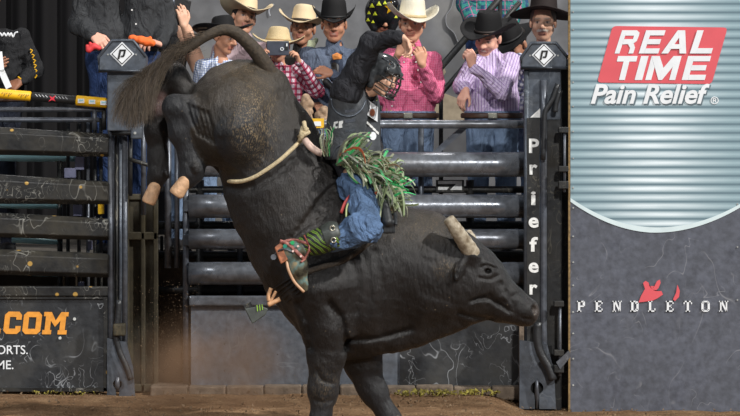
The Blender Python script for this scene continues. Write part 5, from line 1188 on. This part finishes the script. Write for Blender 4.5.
# J: pink shirt
J_ = person('J', 'person in off white hat and pink button shirt with hands at his collar', .62, (412, 23), yaw=-8, pitch=5, skin='mid', sh=[(390, 58), (433, 60)], el=[(380, 96, .0), (436, 95, -.1)], wr=[(398, 54, -.25), (422, 64, -.28)], hip=(408, 123),
    hand=[dict(d=(.6, -.3, .7), n=(.3, .8, -.2), side=1, curl=.7), dict(d=(-.25, -.2, 1), n=(-.3, .9, 0), side=-1, curl=.75)], shirt=M['sh_pink'], seed=26, armr=1.12, sleeve=.86, buttons=((412, 55), (404, 62), (399, 76), (396, 92), (392, 106), (416, 62), (418, 70), (421, 82)),
    hat=dict(mat='hat_white', band='band_tan', crown=.125, brim=.11, curl=.09, roll=3, yaw=20, base=.035, top=.82, rx=.086))
# N: dark hat half hidden between lilac and check shirts
person('N', 'person in black hat half hidden between the lilac stripe and navy check shirts', 1.75, (514, 44), yaw=-30, pitch=30, skin='tan', shirt=M['sh_tee'], seed=28, hat=dict(mat='hat_black', band='band_black', brim=.11, curl=.03, roll=-10), sh=[(498, 76), (540, 76)])
# L: plaid shirt on the stairs above
person('L', 'person in teal plaid shirt high on the stairs, only the lower shirt in view', 2.6, (492, -62), skin='light', hs=1.05, sh=[(468, -30), (515, -30)], el=[(466, 5), (518, 4)], wr=[(476, 30, -.2), (512, 28, -.2)], hip=(490, 26), shirt=M['sh_teal'], trousers='jeans_dark', seed=30, armr=1.3, legs=True, belt=False)
# K: lilac stripes
K_ = person('K', 'person in black hat and lilac striped shirt looking down, arm folded across his chest', .5, (488, 37), yaw=-22, pitch=22, roll=10, skin='pink', mouth='smile', sh=[(476, 64), (511, 62)], el=[(462, 86, -.06), (501, 92, -.2)], wr=[(466, 90, -.2), (472, 66, -.3)], hip=(492, 123),
    hand=[dict(d=(-.4, -.3, -.8), n=(.5, .6, 0), side=1, curl=.5), dict(d=(-.2, -.2, 1), n=(-.5, .8, 0), side=-1, curl=.9)], shirt=M['sh_purple'], seed=32, armr=1.2, sleeve=.9, hat=dict(mat='hat_black', band='band_dark', crown=.13, brim=.10, curl=.07, roll=-2, pitch=-10, yaw=-15, base=.035))
# M: moustache
M_ = person('M', 'person with grey moustache in wide dark hat and navy check shirt leaning behind right post', .98, (543, 22), yaw=-6, pitch=4, hs=1.03, skin='light', hair=(120, 112, 104), moustache=(214, 208, 196), sh=[(520, 64), (570, 62)], el=[(516, 92, -.05), (578, 92, -.05)], wr=[(535, 54, -.3), (568, 60, -.3)],
    hand=[dict(d=(-.85, -.3, -.25), n=(0, .2, -1), side=1, curl=.6), dict(d=(-.7, -.5, .0), n=(0, .2, -1), side=-1, curl=.6)], shirt=M['sh_navyck'], seed=34, armr=1.25, hat=dict(mat='hat_brown', band='band_black', crown=.135, brim=.12, curl=-.035, dip=.0, pitch=-13, roll=2, base=.066, rx=.088))
# ================================================================ RIDER
RP = lambda x, y, d=0.0: B(x, y, d)
M['sh_rider'] = cloth('black_rider_shirt', (44, 44, 48), var=.25); M['vest'] = plain('black_padded_vest', (66, 69, 73), rough=.5, var=.25, scale=16, bmp=.4)
M['rjeans'] = cloth('worn_blue_denim', (78, 100, 132), lines=((0, .005, .4, (120, 148, 180), .3, 0),), var=.5, bmp=1.0)
hc = RP(382, 76, -.12); Fr = frame(52, 22, 12); hs = 1.0; c = np.array(lin(SK['light']))
shN, shF = RP(343, 92, -.20), RP(366, 96, .14)       # near and far shoulders (arm raised is the near one)
pel = RP(358, 180, -.02); nb = RP(362, 92, -.06)
ch = RP(355, 112, -.04); wa = RP(354, 148, -.03)
elN, wrN = RP(372, 42, -.30), RP(401, 37, -.42)
elF, wrF = RP(374, 150, .16), RP(386, 198, -.16)
hipN, hipF = RP(356, 184, -.18), RP(362, 186, .16); knN = RP(370, 231, -.50); anN = RP(300, 249, -.50); knF, anF = RP(392, 232, .42), RP(330, 262, .44)
b = Sdf(); W = head_prims(b, hc, hs, Fr, SK['light'], (60, 44, 34), mouth='open')
nk = hc - Fr[2] * .085 - Fr[1] * .012; b.rc(nk, nb, .05, .058, k=.02, col=c)
def rt(s, e, k=.04):
    s.rc(shN * .5 + ch * .5 + [0, 0, -.03], RP(343, 150, -.10), .105 + e, .088 + e, k=k); s.rc(shF * .5 + ch * .5 + [0, 0, -.03], RP(362, 150, .06), .100 + e, .085 + e, k=k)
    s.rc(RP(344, 150, -.08), hipN + [0, .04, .06], .095 + e, .10 + e, k=k); s.rc(RP(360, 150, .06), hipF + [0, -.04, .06], .085 + e, .10 + e, k=k)
    s.rc(nb, shN, .05 + e, .055 + e, k=k); s.rc(nb, shF, .05 + e, .05 + e, k=k)
rt(b, 0); b.rc(hipN, hipF, .10, k=.03, col=c)
for a, e, w_ in ((shN, elN, wrN), (shF, elF, wrF)): b.rc(a, e, .052, .042, k=.02, col=c); b.rc(e, w_, .04, .027, k=.015, col=c)
hand_prims(b, wrN, np.array((.35, -.1, -.5)), np.array((-.6, -.5, -.3)), -1, .95, .5, np.array(lin(SK['light'])))
hand_prims(b, wrF, np.array((.0, -.3, -1)), np.array((0, 1, -.2)), -1, .95, .9, c)
for hp, k1, an in ((hipN, knN, anN), (hipF, knF, anF)):
    b.rc(hp, k1, .066, .046, k=.03, col=c); b.rc(k1, an, .044, .036, k=.015, col=c); b.rc(an, an + (RP(302, 268, 0) - RP(300, 249, 0)), .034, .03, k=.02, col=c)
rider = empty('person', pel, 'rider in black helmet and vest with green fringed chaps, arm raised, on the bull', 'person')
v, f = b.build(.0065); A = b.attrs(v, c); obj('body', (v, f), M['skin'], rider, smooth=True, attrs={'c_col': A['c_col']})
# shirt
s = Sdf(); rt(s, .008); s.rc(shN, elN, .082, .066, k=.05, loc=True); s.rc(shN + [.05, 0, -.03], elN + [0, .02, -.03], .06, .045, k=.04, loc=True); s.rc(elN, elN + (wrN - elN) * .92, .066, .046, k=.03, loc=True)
s.rc(shF, elF, .06, .055, k=.04, loc=True); s.rc(elF, elF + (wrF - elF) * .9, .052, .04, k=.03, loc=True); s.rc(nb, nb + (nk - nb) * .5, .07, .064, k=.02); s.rc(nb, nk, .056, .054, k=.004, sub=True)
s.noise = wrinkle(41, .016, 20.0); s.clip(pel + [0, 0, .02], (0, 0, -1)); v, f = s.build(.0075); A = s.attrs(v); obj('shirt', (v, f), M['sh_rider'], rider, smooth=True, attrs={'fab': A['fab'] - pel})
# vest
s = Sdf(); rt(s, .028, k=.05); s.rc(shN + [0, -.1, .12], shN + [0, .12, .02], .105, k=.02, sub=True); s.rc(shF + [.03, 0, 0], shF + [.2, 0, 0], .09, k=.02, sub=True); s.rc(nb, nb + (nk - nb) * 2, .085, k=.02, sub=True)
for x in (340, 362): s.rc(RP(x, 108, -.36), RP(x - 4, 150, -.34), .006, k=.014, sub=True)
for y in (118, 130, 142): s.rc(RP(328, y + 2, -.30), RP(356, y - 3, -.36), .004, k=.012, sub=True)
s.clip(RP(355, 157, 0), (.1, 0, -1)); s.noise = wrinkle(42, .004, 26.0); v, f = s.build(.0075); vest = obj('vest', (v, f), M['vest'], rider, smooth=True)
vb = BVHTree.FromPolygons([tuple(x) for x in v], [tuple(x) for x in f])
def patch(pts, mat, nm, off=.013, parent=vest, bv=None, lab=None, plane=None):
    # flat badge on the least-squares plane of the surface under it
    q = [on(bv or vb, x, y, YB, 0) for x, y in (plane or pts)]; q = [a for a in q if a is not None]
    if len(q) < 3: return None
    q = np.array(q); A_m = np.stack([q[:, 0], q[:, 2], np.ones(len(q))], 1); k = np.linalg.lstsq(A_m, q[:, 1], rcond=None)[0]; off2 = (A_m @ k - q[:, 1]).max() + off * .35
    o = np.array([0, CAM_Y, CAM_Z]); V_ = []
    for x, y in pts:
        d = P(x, y, YB) - o; t = (k[2] + k[0] * o[0] + k[1] * o[2] - off2 - o[1]) / (d[1] - k[0] * d[0] - k[1] * d[2]); V_.append(o + d * t)
    V_ = np.array(V_); n = len(V_); W_ = V_ + [0, .006, 0]
    return obj(nm, (list(V_) + list(W_), [tuple(range(n)), tuple(range(n, 2 * n))[::-1]] + [(i, (i + 1) % n, n + (i + 1) % n, n + i) for i in range(n)]), mat, parent, label=lab)
WP = [(369.5, 101), (378, 107), (377.5, 122), (367.5, 115)]; patch(WP, M['white'], 'white_patch'); patch([(372.5 + 2.6 * math.cos(a), 112.5 + 4 * math.sin(a)) for a in np.linspace(0, 6, 10)], plain('rust_disc', (160, 84, 44), bmp=0), 'round_emblem', .05, plane=WP)
for k, (x, y) in enumerate(((367, 121), (370, 124), (373, 127), (376, 130))): patch([(x, y), (x + 3, y + 2.4), (x + 2.6, y + 4.8), (x - .4, y + 2.4)], M['white_worn'], 'chest_lettering')
patch([(373 + 3.4 * math.cos(a), 136 + 4.2 * math.sin(a)) for a in np.linspace(0, 6, 12)], M['white'], 'round_badge')
for pts in ([(334, 122), (338, 121), (338, 123), (335.5, 124), (335.5, 126.5), (338, 126.5), (337, 128.5), (333, 128)], [(339, 121.4), (343, 120.6), (343, 123), (342, 124.2), (342.4, 127.6), (338.6, 128.2)]): patch(pts, M['white_worn'], 'chest_lettering')
for pts in ([(331, 98), (333, 108), (341, 115), (352, 116), (361, 110), (366, 100)], [(331, 158), (336, 148), (346, 144), (358, 147), (366, 154)]):
    q = [on(vb, x, y, YB, .004) for x, y in pts]; q = [a for a in q if a is not None]
    if len(q) > 2: obj('piping', MB().tube(sm(q, 4), .006, 6).vf(), M['post'], vest, smooth=True)
for pts in ([(370.5, 93), (372.2, 92), (378, 100), (376.6, 101)],): patch(pts, lime, 'green_piping', .014)
for y in (110, 120, 130, 140): patch([(345, y), (355, y - 1), (355, y + 1.6), (345, y + 3)], M['tube_light'], 'webbing_strap', .012)
# helmet with cage
M['helmet'] = plain('matte_black_helmet', (58, 60, 62), rough=.22, var=.6, scale=26, bmp=0)
W = lambda x, f_, u: hc + (Fr[0] * x + Fr[1] * f_ + Fr[2] * u)
s = Sdf(); s.el(W(0, -.012, .035), (.104, .128, .108), k=.02, M=Fr); s.rc(W(-.085, -.02, 0), W(-.08, .0, -.075), .032, .024, k=.02); s.rc(W(.085, -.02, 0), W(.08, .0, -.075), .032, .024, k=.02); s.el(W(0, -.012, .03), (.088, .108, .092), k=.008, M=Fr, sub=True)
s.el(W(0, .12, -.05), (.082, .1, .098), k=.02, M=Fr, sub=True); s.clip(W(0, 0, -.105), -Fr[2]); s.rc(W(-.08, .075, .055), W(.08, .075, .055), .016, k=.015)
for x in (-.05, 0, .05): s.rc(W(x, .1, .10), W(x, -.1, .10), .008, k=.014, sub=True)
v, f = s.build(.006); hel = obj('helmet', (v, f), M['helmet'], rider, smooth=True)
M['cage'] = plain('black_steel_cage', (84, 82, 80), rough=.2, metal=.6, bmp=0)
def bar_(pts): obj('cage_bar', MB().tube(sm([W(*p) for p in pts], 5), .0042, 6).vf(), M['cage'], hel, smooth=True)
for u in (.04, .0, -.04, -.075, -.105): bar_([(-.088, .04, u + .008), (-.062, .115, u), (0, .15, u), (.062, .115, u), (.088, .04, u + .008)])
for x in (-.05, -.018, .018, .05): bar_([(x, .118 if abs(x) < .03 else .10, .055), (x, .148 - abs(x) * .5, 0), (x, .148 - abs(x) * .5, -.05), (x * .9, .142 - abs(x) * .5, -.108)])
obj('chin_pad', Sdf().rc(W(-.02, .12, -.1), W(.02, .12, -.1), .018).build(.006), M['rubber'], hel, smooth=True)
for pts in ([(-.02, .1, .128), (.0, .02, .150)], [(-.06, .07, .1), (-.08, 0, .11)], [(.05, .08, .105), (.07, .0, .115)], [(-.095, .02, .05), (-.1, -.05, .06)]): obj('helmet_mark', MB().tube([W(*p) for p in pts], .004, 6).vf(), M['tube_light'], hel)
# jeans
s = Sdf(); s.rc(hipN, hipF, .112, k=.03)
for hp, k1, an in ((hipN, knN, anN), (hipF, knF, anF)):
    s.rc(hp, k1, .104, .070, k=.04); s.rc(k1, k1 + (an - k1) * .5, .072, .078, k=.02)
s.rc(knN + [.0, 0, .0], knN + [-.1, 0, .03], .072, .08, k=.03)
s.clip(RP(350, 164), (0, 0, 1)); s.noise = (lambda w1, w2: (lambda p: w1(p * [1, 1, 1.5]) + w2(p)))(wrinkle(43, .034, 17.0), wrinkle(53, .012, 44.0)); v, f = s.build(.0075); A = s.attrs(v); obj('jeans', (v, f), M['rjeans'], rider, smooth=True, attrs={'fab': A['fab'] - pel})
jb = BVHTree.FromPolygons([tuple(x) for x in v], [tuple(x) for x in f])
# chaps: dark leather sheet on the thigh with a red strap
M['chap'] = plain('dark_green_leather', (34, 44, 38), rough=.5, var=.3)
s = Sdf()
for a, e, r0, r1 in (((366, 172, -.16), (380, 206, -.30), .08, .06), ((372, 178, 0), (394, 196, .02), .09, .07), ((380, 206, -.28), (384, 214, -.30), .055, .02)): s.rc(RP(*a), RP(*e), r0 , r1, k=.03)
s.noise = wrinkle(44, .012, 20); v, f = s.build(.009); chap = obj('chaps', (v, f), M['chap'], rider, smooth=True)
obj('chap_strap', MB().tube(sm([on(jb, 341, 213, YB, .006) if on(jb, 341, 213, YB) is not None else RP(341, 213, -.4), RP(345, 203, -.36), RP(351, 195, -.32), RP(356, 190, -.30)], 4), .014, 8, flat=.5).vf(), plain('red_strap', (150, 50, 48), rough=.6), rider, smooth=True, label='red leather strap')
obj('chap_edge', MB().tube(sm([RP(346, 217, -.42), RP(347, 206, -.38), RP(353, 197, -.34)], 4), .006, 8).vf(), plain('pale_green_edge', (150, 160, 110)), rider, smooth=True)
# fringe
V = []; F = []; C = []; rr_ = np.random.RandomState(9)
pal = [(160, 178, 134), (182, 192, 158), (134, 150, 108), (66, 180, 104), (70, 206, 120), (196, 200, 172), (182, 158, 124), (216, 112, 70), (142, 144, 130), (104, 114, 90)]
wts = np.array([5, 4, 4, 2.2, 1.2, 3, 1.6, .5, 3, 3]); wts = wts / wts.sum()
for i in range(430):
    t = rr_.rand(); zone = rr_.rand()
    if zone < .42: x0, y0 = 340 + 30 * t, 152 + 12 * rr_.rand() + t * 10; x1, y1 = x0 + rr_.uniform(8, 34), y0 + rr_.uniform(2, 26)
    elif zone < .8: x0, y0 = 362 + 26 * t, 170 + 26 * t + rr_.uniform(-8, 8); a = rr_.uniform(-1.15, .7); l = rr_.uniform(14, 34); x1, y1 = x0 + l * math.cos(a), y0 + l * math.sin(a)
    else: x0, y0 = 378 + 14 * t, 178 + 12 * t; x1, y1 = x0 + rr_.uniform(-8, 16), y0 + rr_.uniform(16, 34)
    if rr_.rand() < .05: x0, y0, x1, y1 = 336 + rr_.uniform(0, 6), 165, 336 + rr_.uniform(22, 36), 138 + rr_.uniform(-6, 6)
    if i % 24 == 0: x0, y0 = 322 + rr_.uniform(0, 8), 152 + rr_.uniform(-3, 6); x1, y1 = x0 + rr_.uniform(-6, 6), y0 - rr_.uniform(14, 30)
    d0 = rr_.uniform(-.34, -.16); p0 = RP(x0, y0, d0); p1 = RP(x1, y1, d0 + rr_.uniform(-.14, .06)); bow = np.array([rr_.uniform(-.04, .04), rr_.uniform(-.06, 0), rr_.uniform(-.02, .08)])
    w = rr_.uniform(.0035, .0085) * (.5 if i % 24 == 0 else 1); cc = np.array(lin(pal[rr_.choice(len(pal), p=wts)])) * rr_.uniform(.5, 1.0); bI = len(V); n = 7
    d = nrm(p1 - p0); sd = nrm(np.cross(d, [0, 1, 0.2])); tw = rr_.uniform(-.8, .8)
    for k in range(n):
        q = k / (n - 1); p = p0 + (p1 - p0) * q + bow * 4 * q * (1 - q); ww = sd * math.cos(tw * q * 2) + np.array([0, 1, 0]) * math.sin(tw * q * 2); V += [p - ww * w, p + ww * w]; C += [cc, cc]
    for k in range(n - 1): F.append((bI + 2 * k, bI + 2 * k + 1, bI + 2 * k + 3, bI + 2 * k + 2))
fm, nt, bs = newmat('fringe_leather'); a_ = N(nt, 'ShaderNodeAttribute', attribute_name='c_col'); nt.links.new(a_.outputs['Color'], bs.inputs['Base Color']); bs.inputs['Roughness'].default_value = .5
fo = obj('fringe', (V, F), fm, rider, attrs={'c_col': np.array(C)}, kind='stuff', label='green and tan leather fringe'); so = fo.modifiers.new('thick', 'SOLIDIFY'); so.thickness = .002
# boot: patterned shaft, foot, straps, spur
BT = lambda x, y, d=-.50: RP(x, y, d)
def bootmat():
    m, nt, bs = newmat('lime_patterned_boot_shaft'); g = N(nt, 'ShaderNodeNewGeometry'); mp = N(nt, 'ShaderNodeMapping'); mp.inputs['Rotation'].default_value = (0, .9, 0); nt.links.new(g.outputs['Position'], mp.inputs[0])
    w = N(nt, 'ShaderNodeTexWave', i_Scale=11.0, i_Distortion=5.0, i_Detail=1.0); w.inputs['Detail Scale'].default_value = 1.2; nt.links.new(mp.outputs[0], w.inputs['Vector'])
    r = rampnode(nt, [(.62, lin((28, 32, 32))), (.70, lin((170, 200, 50))), (.86, lin((60, 90, 40)))], w.outputs['Fac']); nt.links.new(r.outputs[0], bs.inputs['Base Color']); bs.inputs['Roughness'].default_value = .4; return m
s = Sdf(); s.rc(BT(334, 236), BT(318, 242), .088, .078, k=.01); s.rc(BT(318, 242), BT(300, 248), .078, .062, k=.02); u = nrm(BT(300, 248) - BT(334, 236)); s.clip(BT(337, 235), -u); v, f = s.build(.007); bootS = obj('boot_shaft', (v, f), bootmat(), rider, smooth=True)
s = Sdf(); s.rc(BT(332, 235, -.505), BT(322, 240, -.505), .086, .080, k=.01); s.clip(BT(341, 233), -u); s.clip(BT(324, 239), u); s.rc(BT(315, 228), BT(318, 250), .03, k=.02, sub=True); v, f = s.build(.007); cuff = obj('boot_cuff', (v, f), plain('dark_olive_cuff', (58, 62, 58), rough=.45), rider, smooth=True)
cb_ = BVHTree.FromPolygons([tuple(x) for x in v], [tuple(x) for x in f])
for x, y in ((332.5, 228), (333.5, 240)):
    q = on(cb_, x, y, YB, .006); q = q if q is not None else BT(x, y, -.6)
    obj('grommet', MB().tube([q + np.array([math.cos(a) * .015, 0, math.sin(a) * .015]) for a in np.linspace(0, 6.3, 14)], .005, 6).vf(), M['buckle'], cuff, smooth=True)
s = Sdf(); hl = BT(289, 250); s.rc(BT(304, 247), hl, .066, .055, k=.03); s.rc(BT(296, 254), BT(298, 268), .062, .060, k=.03); s.rc(BT(298, 266), BT(303, 284), .060, .030, k=.02); s.rc(hl, BT(288, 257), .05, .042, k=.02); s.rc(BT(303, 284), BT(305, 289), .028, .018, k=.02)
m, nt, bs = newmat('brown_teal_boot_leather'); g = N(nt, 'ShaderNodeNewGeometry'); n_ = N(nt, 'ShaderNodeTexNoise', i_Scale=14.0, i_Detail=4.0); nt.links.new(g.outputs['Position'], n_.inputs['Vector']); r_ = rampnode(nt, [(.35, lin((46, 44, 38))), (.5, lin((92, 90, 74))), (.6, lin((96, 122, 118))), (.75, lin((150, 134, 104)))], n_.outputs[0]); nt.links.new(r_.outputs[0], bs.inputs['Base Color']); bs.inputs['Roughness'].default_value = .2
v, f = s.build(.006); boot = obj('boot', (v, f), m, rider, smooth=True)
bb_ = BVHTree.FromPolygons([tuple(x) for x in v], [tuple(x) for x in f])
M['sole'] = plain('tan_welt', (190, 150, 118), rough=.5); mb = MB(); mb.tube(sm([BT(286.5, 260, -.53), BT(288.5, 270, -.55), BT(294.5, 282, -.54), BT(304, 292, -.53)], 5), [.009] * 16, 8); obj('sole', mb.vf(), M['sole'], boot, smooth=True)
mb = MB(); mb.prism([(BT(x, y)[0], BT(x, y)[2]) for x, y in ((274.5, 247), (282, 242), (288.5, 259), (281, 264))][::-1], YB - .55, YB - .46); obj('heel', mb.vf(), plain('tan_red_heel', (176, 112, 80), rough=.4, var=.3, scale=30), boot, bevel=.008)
M['strap_pink'] = plain('tooled_rose_leather', (150, 92, 82), rough=.5, var=.45, scale=60, bmp=.6, bscale=90)
def strap(pts, w, mat, nm='strap', off=.01):
    q = [on(bb_, x, y, YB, off) for x, y in pts]; q = [a if a is not None else BT(x, y, -.57) for a, (x, y) in zip(q, pts)]; obj(nm, MB().tube(sm(q, 4), w, 8, flat=.5).vf(), M[mat] if isinstance(mat, str) else mat, boot, smooth=True)
strap([(280, 241), (288, 244), (297, 252), (305, 260)], .011, 'strap_pink'); strap([(306, 238), (309, 248), (305, 258), (301, 262)], .010, 'strap_pink'); strap([(283, 242), (292, 240), (303, 242), (311, 246)], .010, 'strap_pink'); strap([(304, 235), (308, 244), (310, 252)], .010, plain('dark_red_strap', (120, 44, 46), rough=.5))
for x, y, mt in ((285, 246, 'teal_stud'), (292.5, 242.5, 'green_stud'), (293, 251, 'pearl'), (301, 256, 'pearl'), (298, 246, 'pearl')):
    q = on(bb_, x, y, YB, .022); q = q if q is not None else BT(x, y, -.59)
    obj('stud', MB().tube([q + [0, .012, 0], q - [0, .004, 0]], .013 if 'stud' in mt else .007, 10).vf(), plain(mt, {'teal_stud': (40, 130, 110), 'green_stud': (40, 150, 90), 'pearl': (220, 190, 180)}[mt], rough=.3, bmp=0), boot, smooth=False)
sp_ = obj('spur', MB().tube(sm([BT(292, 252, -.57), BT(284, 249, -.57), BT(277, 252, -.54), BT(274, 257, -.52)], 4), .006, 8).vf(), M['tube_light'], boot, smooth=True)
obj('spur_rowel', MB().tube([BT(273.5, 257, -.54), BT(273.5, 257, -.50)], .018, 9).vf(), M['tube_light'], sp_ if False else boot)
# black riding glove closed on the rope
s = Sdf(); gc = RP(388, 214, -.42)
s.rc(RP(385, 206, -.36), RP(388, 222, -.42), .030, .033, k=.02); 
for k in range(4): s.rc(RP(384 + k * 3.1, 222, -.42), RP(384.5 + k * 3.0, 232, -.42), .0125, .0115, k=.004)
s.rc(RP(395, 214, -.38), RP(396, 224, -.44), .013, .011, k=.004); v, f = s.build(.006); obj('glove', (v, f), plain('black_glove', (34, 36, 38), rough=.5), rider, smooth=True)
# ================================================================ GROUND DETAIL AND DUST
M['clod'] = plain('dirt_clod', (112, 92, 70), rough=.9, var=.4, bmp=0)
def chips(n, fn, mat, name, label, cat, smin, smax, seed, kind='stuff'):
    r = np.random.RandomState(seed); V = []; F = []
    for i in range(n):
        c = fn(r); s_ = r.uniform(smin, smax); q = r.randn(4, 3); q /= np.linalg.norm(q, axis=1)[:, None]; b = len(V)
        V += [c + x * s_ for x in q]; F += [(b, b + 1, b + 2), (b, b + 2, b + 3), (b, b + 3, b + 1), (b + 1, b + 3, b + 2)]
    return obj(name, (V, F), mat, label=label, cat=cat, kind=kind)
def air(r):
    x = 128 + 72 * r.beta(1.6, 1.4); y = 395 - 120 * r.beta(1, 1.7); return P(x, y, r.uniform(-1.4, -.3))
chips(1700, air, M['clod'], 'flying_dirt', 'spray of small dirt crumbs thrown up between left post and bull', 'dirt', .001, .0045, 3)
def air2(r): return P(r.uniform(200, 420), 395 - 110 * r.beta(1, 3), r.uniform(-1.8, -.3))
chips(140, air2, M['clod'], 'flying_dirt', 'sparse dirt crumbs in the air before the grey kick panel', 'dirt', .002, .006, 5)
def grd(r): x, y = r.uniform(-3, 3), r.uniform(-3.6, .1); t = min(1, max(0, (x - .8) / .35)); return np.array([x, y, .012 - .09 * t * t * (3 - 2 * t)])
chips(1800, grd, M['clod'], 'loose_clods', 'loose clods scattered over the arena dirt', 'dirt', .004, .016, 7)
def hay(r): x = r.uniform(395, 500); return P(x, 394 + r.uniform(-4, 1), -.2 + r.uniform(-.12, .05))
chips(230, hay, M['straw'], 'straw_scraps', 'yellow green straw scraps along the kerb left of the right post', 'straw', .008, .022, 9)
def hay2(r): x = r.uniform(30, 105); return P(x, 393 + r.uniform(-2, 2), -.1 + r.uniform(-.1, .05))
chips(90, hay2, M['straw'], 'straw_scraps', 'straw scraps under the lettered left gate panel', 'straw', .005, .014, 10)
# drifting dust: one soft volume low in front of the chute
m = bpy.data.materials.new('drifting_dust'); m.use_nodes = True; nt = m.node_tree; nt.nodes.clear(); out = nt.nodes.new('ShaderNodeOutputMaterial'); vs = nt.nodes.new('ShaderNodeVolumePrincipled')
vs.inputs['Color'].default_value = (*lin((190, 150, 118)), 1); tc = N(nt, 'ShaderNodeTexCoord'); mp = N(nt, 'ShaderNodeMapping'); nt.links.new(tc.outputs['Generated'], mp.inputs[0]); mp.inputs['Location'].default_value = (-1, -1, -1); mp.inputs['Scale'].default_value = (2, 2, 2)
ln = N(nt, 'ShaderNodeVectorMath', operation='LENGTH'); nt.links.new(mp.outputs[0], ln.inputs[0])
ns = N(nt, 'ShaderNodeTexNoise', i_Scale=2.6, i_Detail=5.0); nt.links.new(tc.outputs['Object'], ns.inputs['Vector'])
r = rampnode(nt, [(0, (1, 1, 1)), (.5, (.45,) * 3), (.95, (0, 0, 0))], ln.outputs['Value']); r2 = rampnode(nt, [(.36, (0, 0, 0)), (.66, (1, 1, 1))], ns.outputs[0])
ml = N(nt, 'ShaderNodeMath', operation='MULTIPLY'); nt.links.new(r.outputs[0], ml.inputs[0]); nt.links.new(r2.outputs[0], ml.inputs[1]); m2 = N(nt, 'ShaderNodeMath', operation='MULTIPLY'); nt.links.new(ml.outputs[0], m2.inputs[0]); m2.inputs[1].default_value = 4.5
nt.links.new(m2.outputs[0], vs.inputs['Density']); nt.links.new(vs.outputs[0], out.inputs['Volume'])
c = P(212, 386, -.9); V = []; F = []
for i in range(13):
    for k in range(20):
        a = math.pi * i / 12; b_ = 2 * math.pi * k / 20; V.append(c + np.array([.75 * math.sin(a) * math.cos(b_), .55 * math.sin(a) * math.sin(b_), .62 * math.cos(a)]))
for i in range(12):
    for k in range(20): F.append((i * 20 + k, (i + 1) * 20 + k, (i + 1) * 20 + (k + 1) % 20, i * 20 + (k + 1) % 20))
obj('dust_cloud', (V, F), m, label='soft brown dust drifting low left of the bull forelegs', cat='dust', kind='stuff')
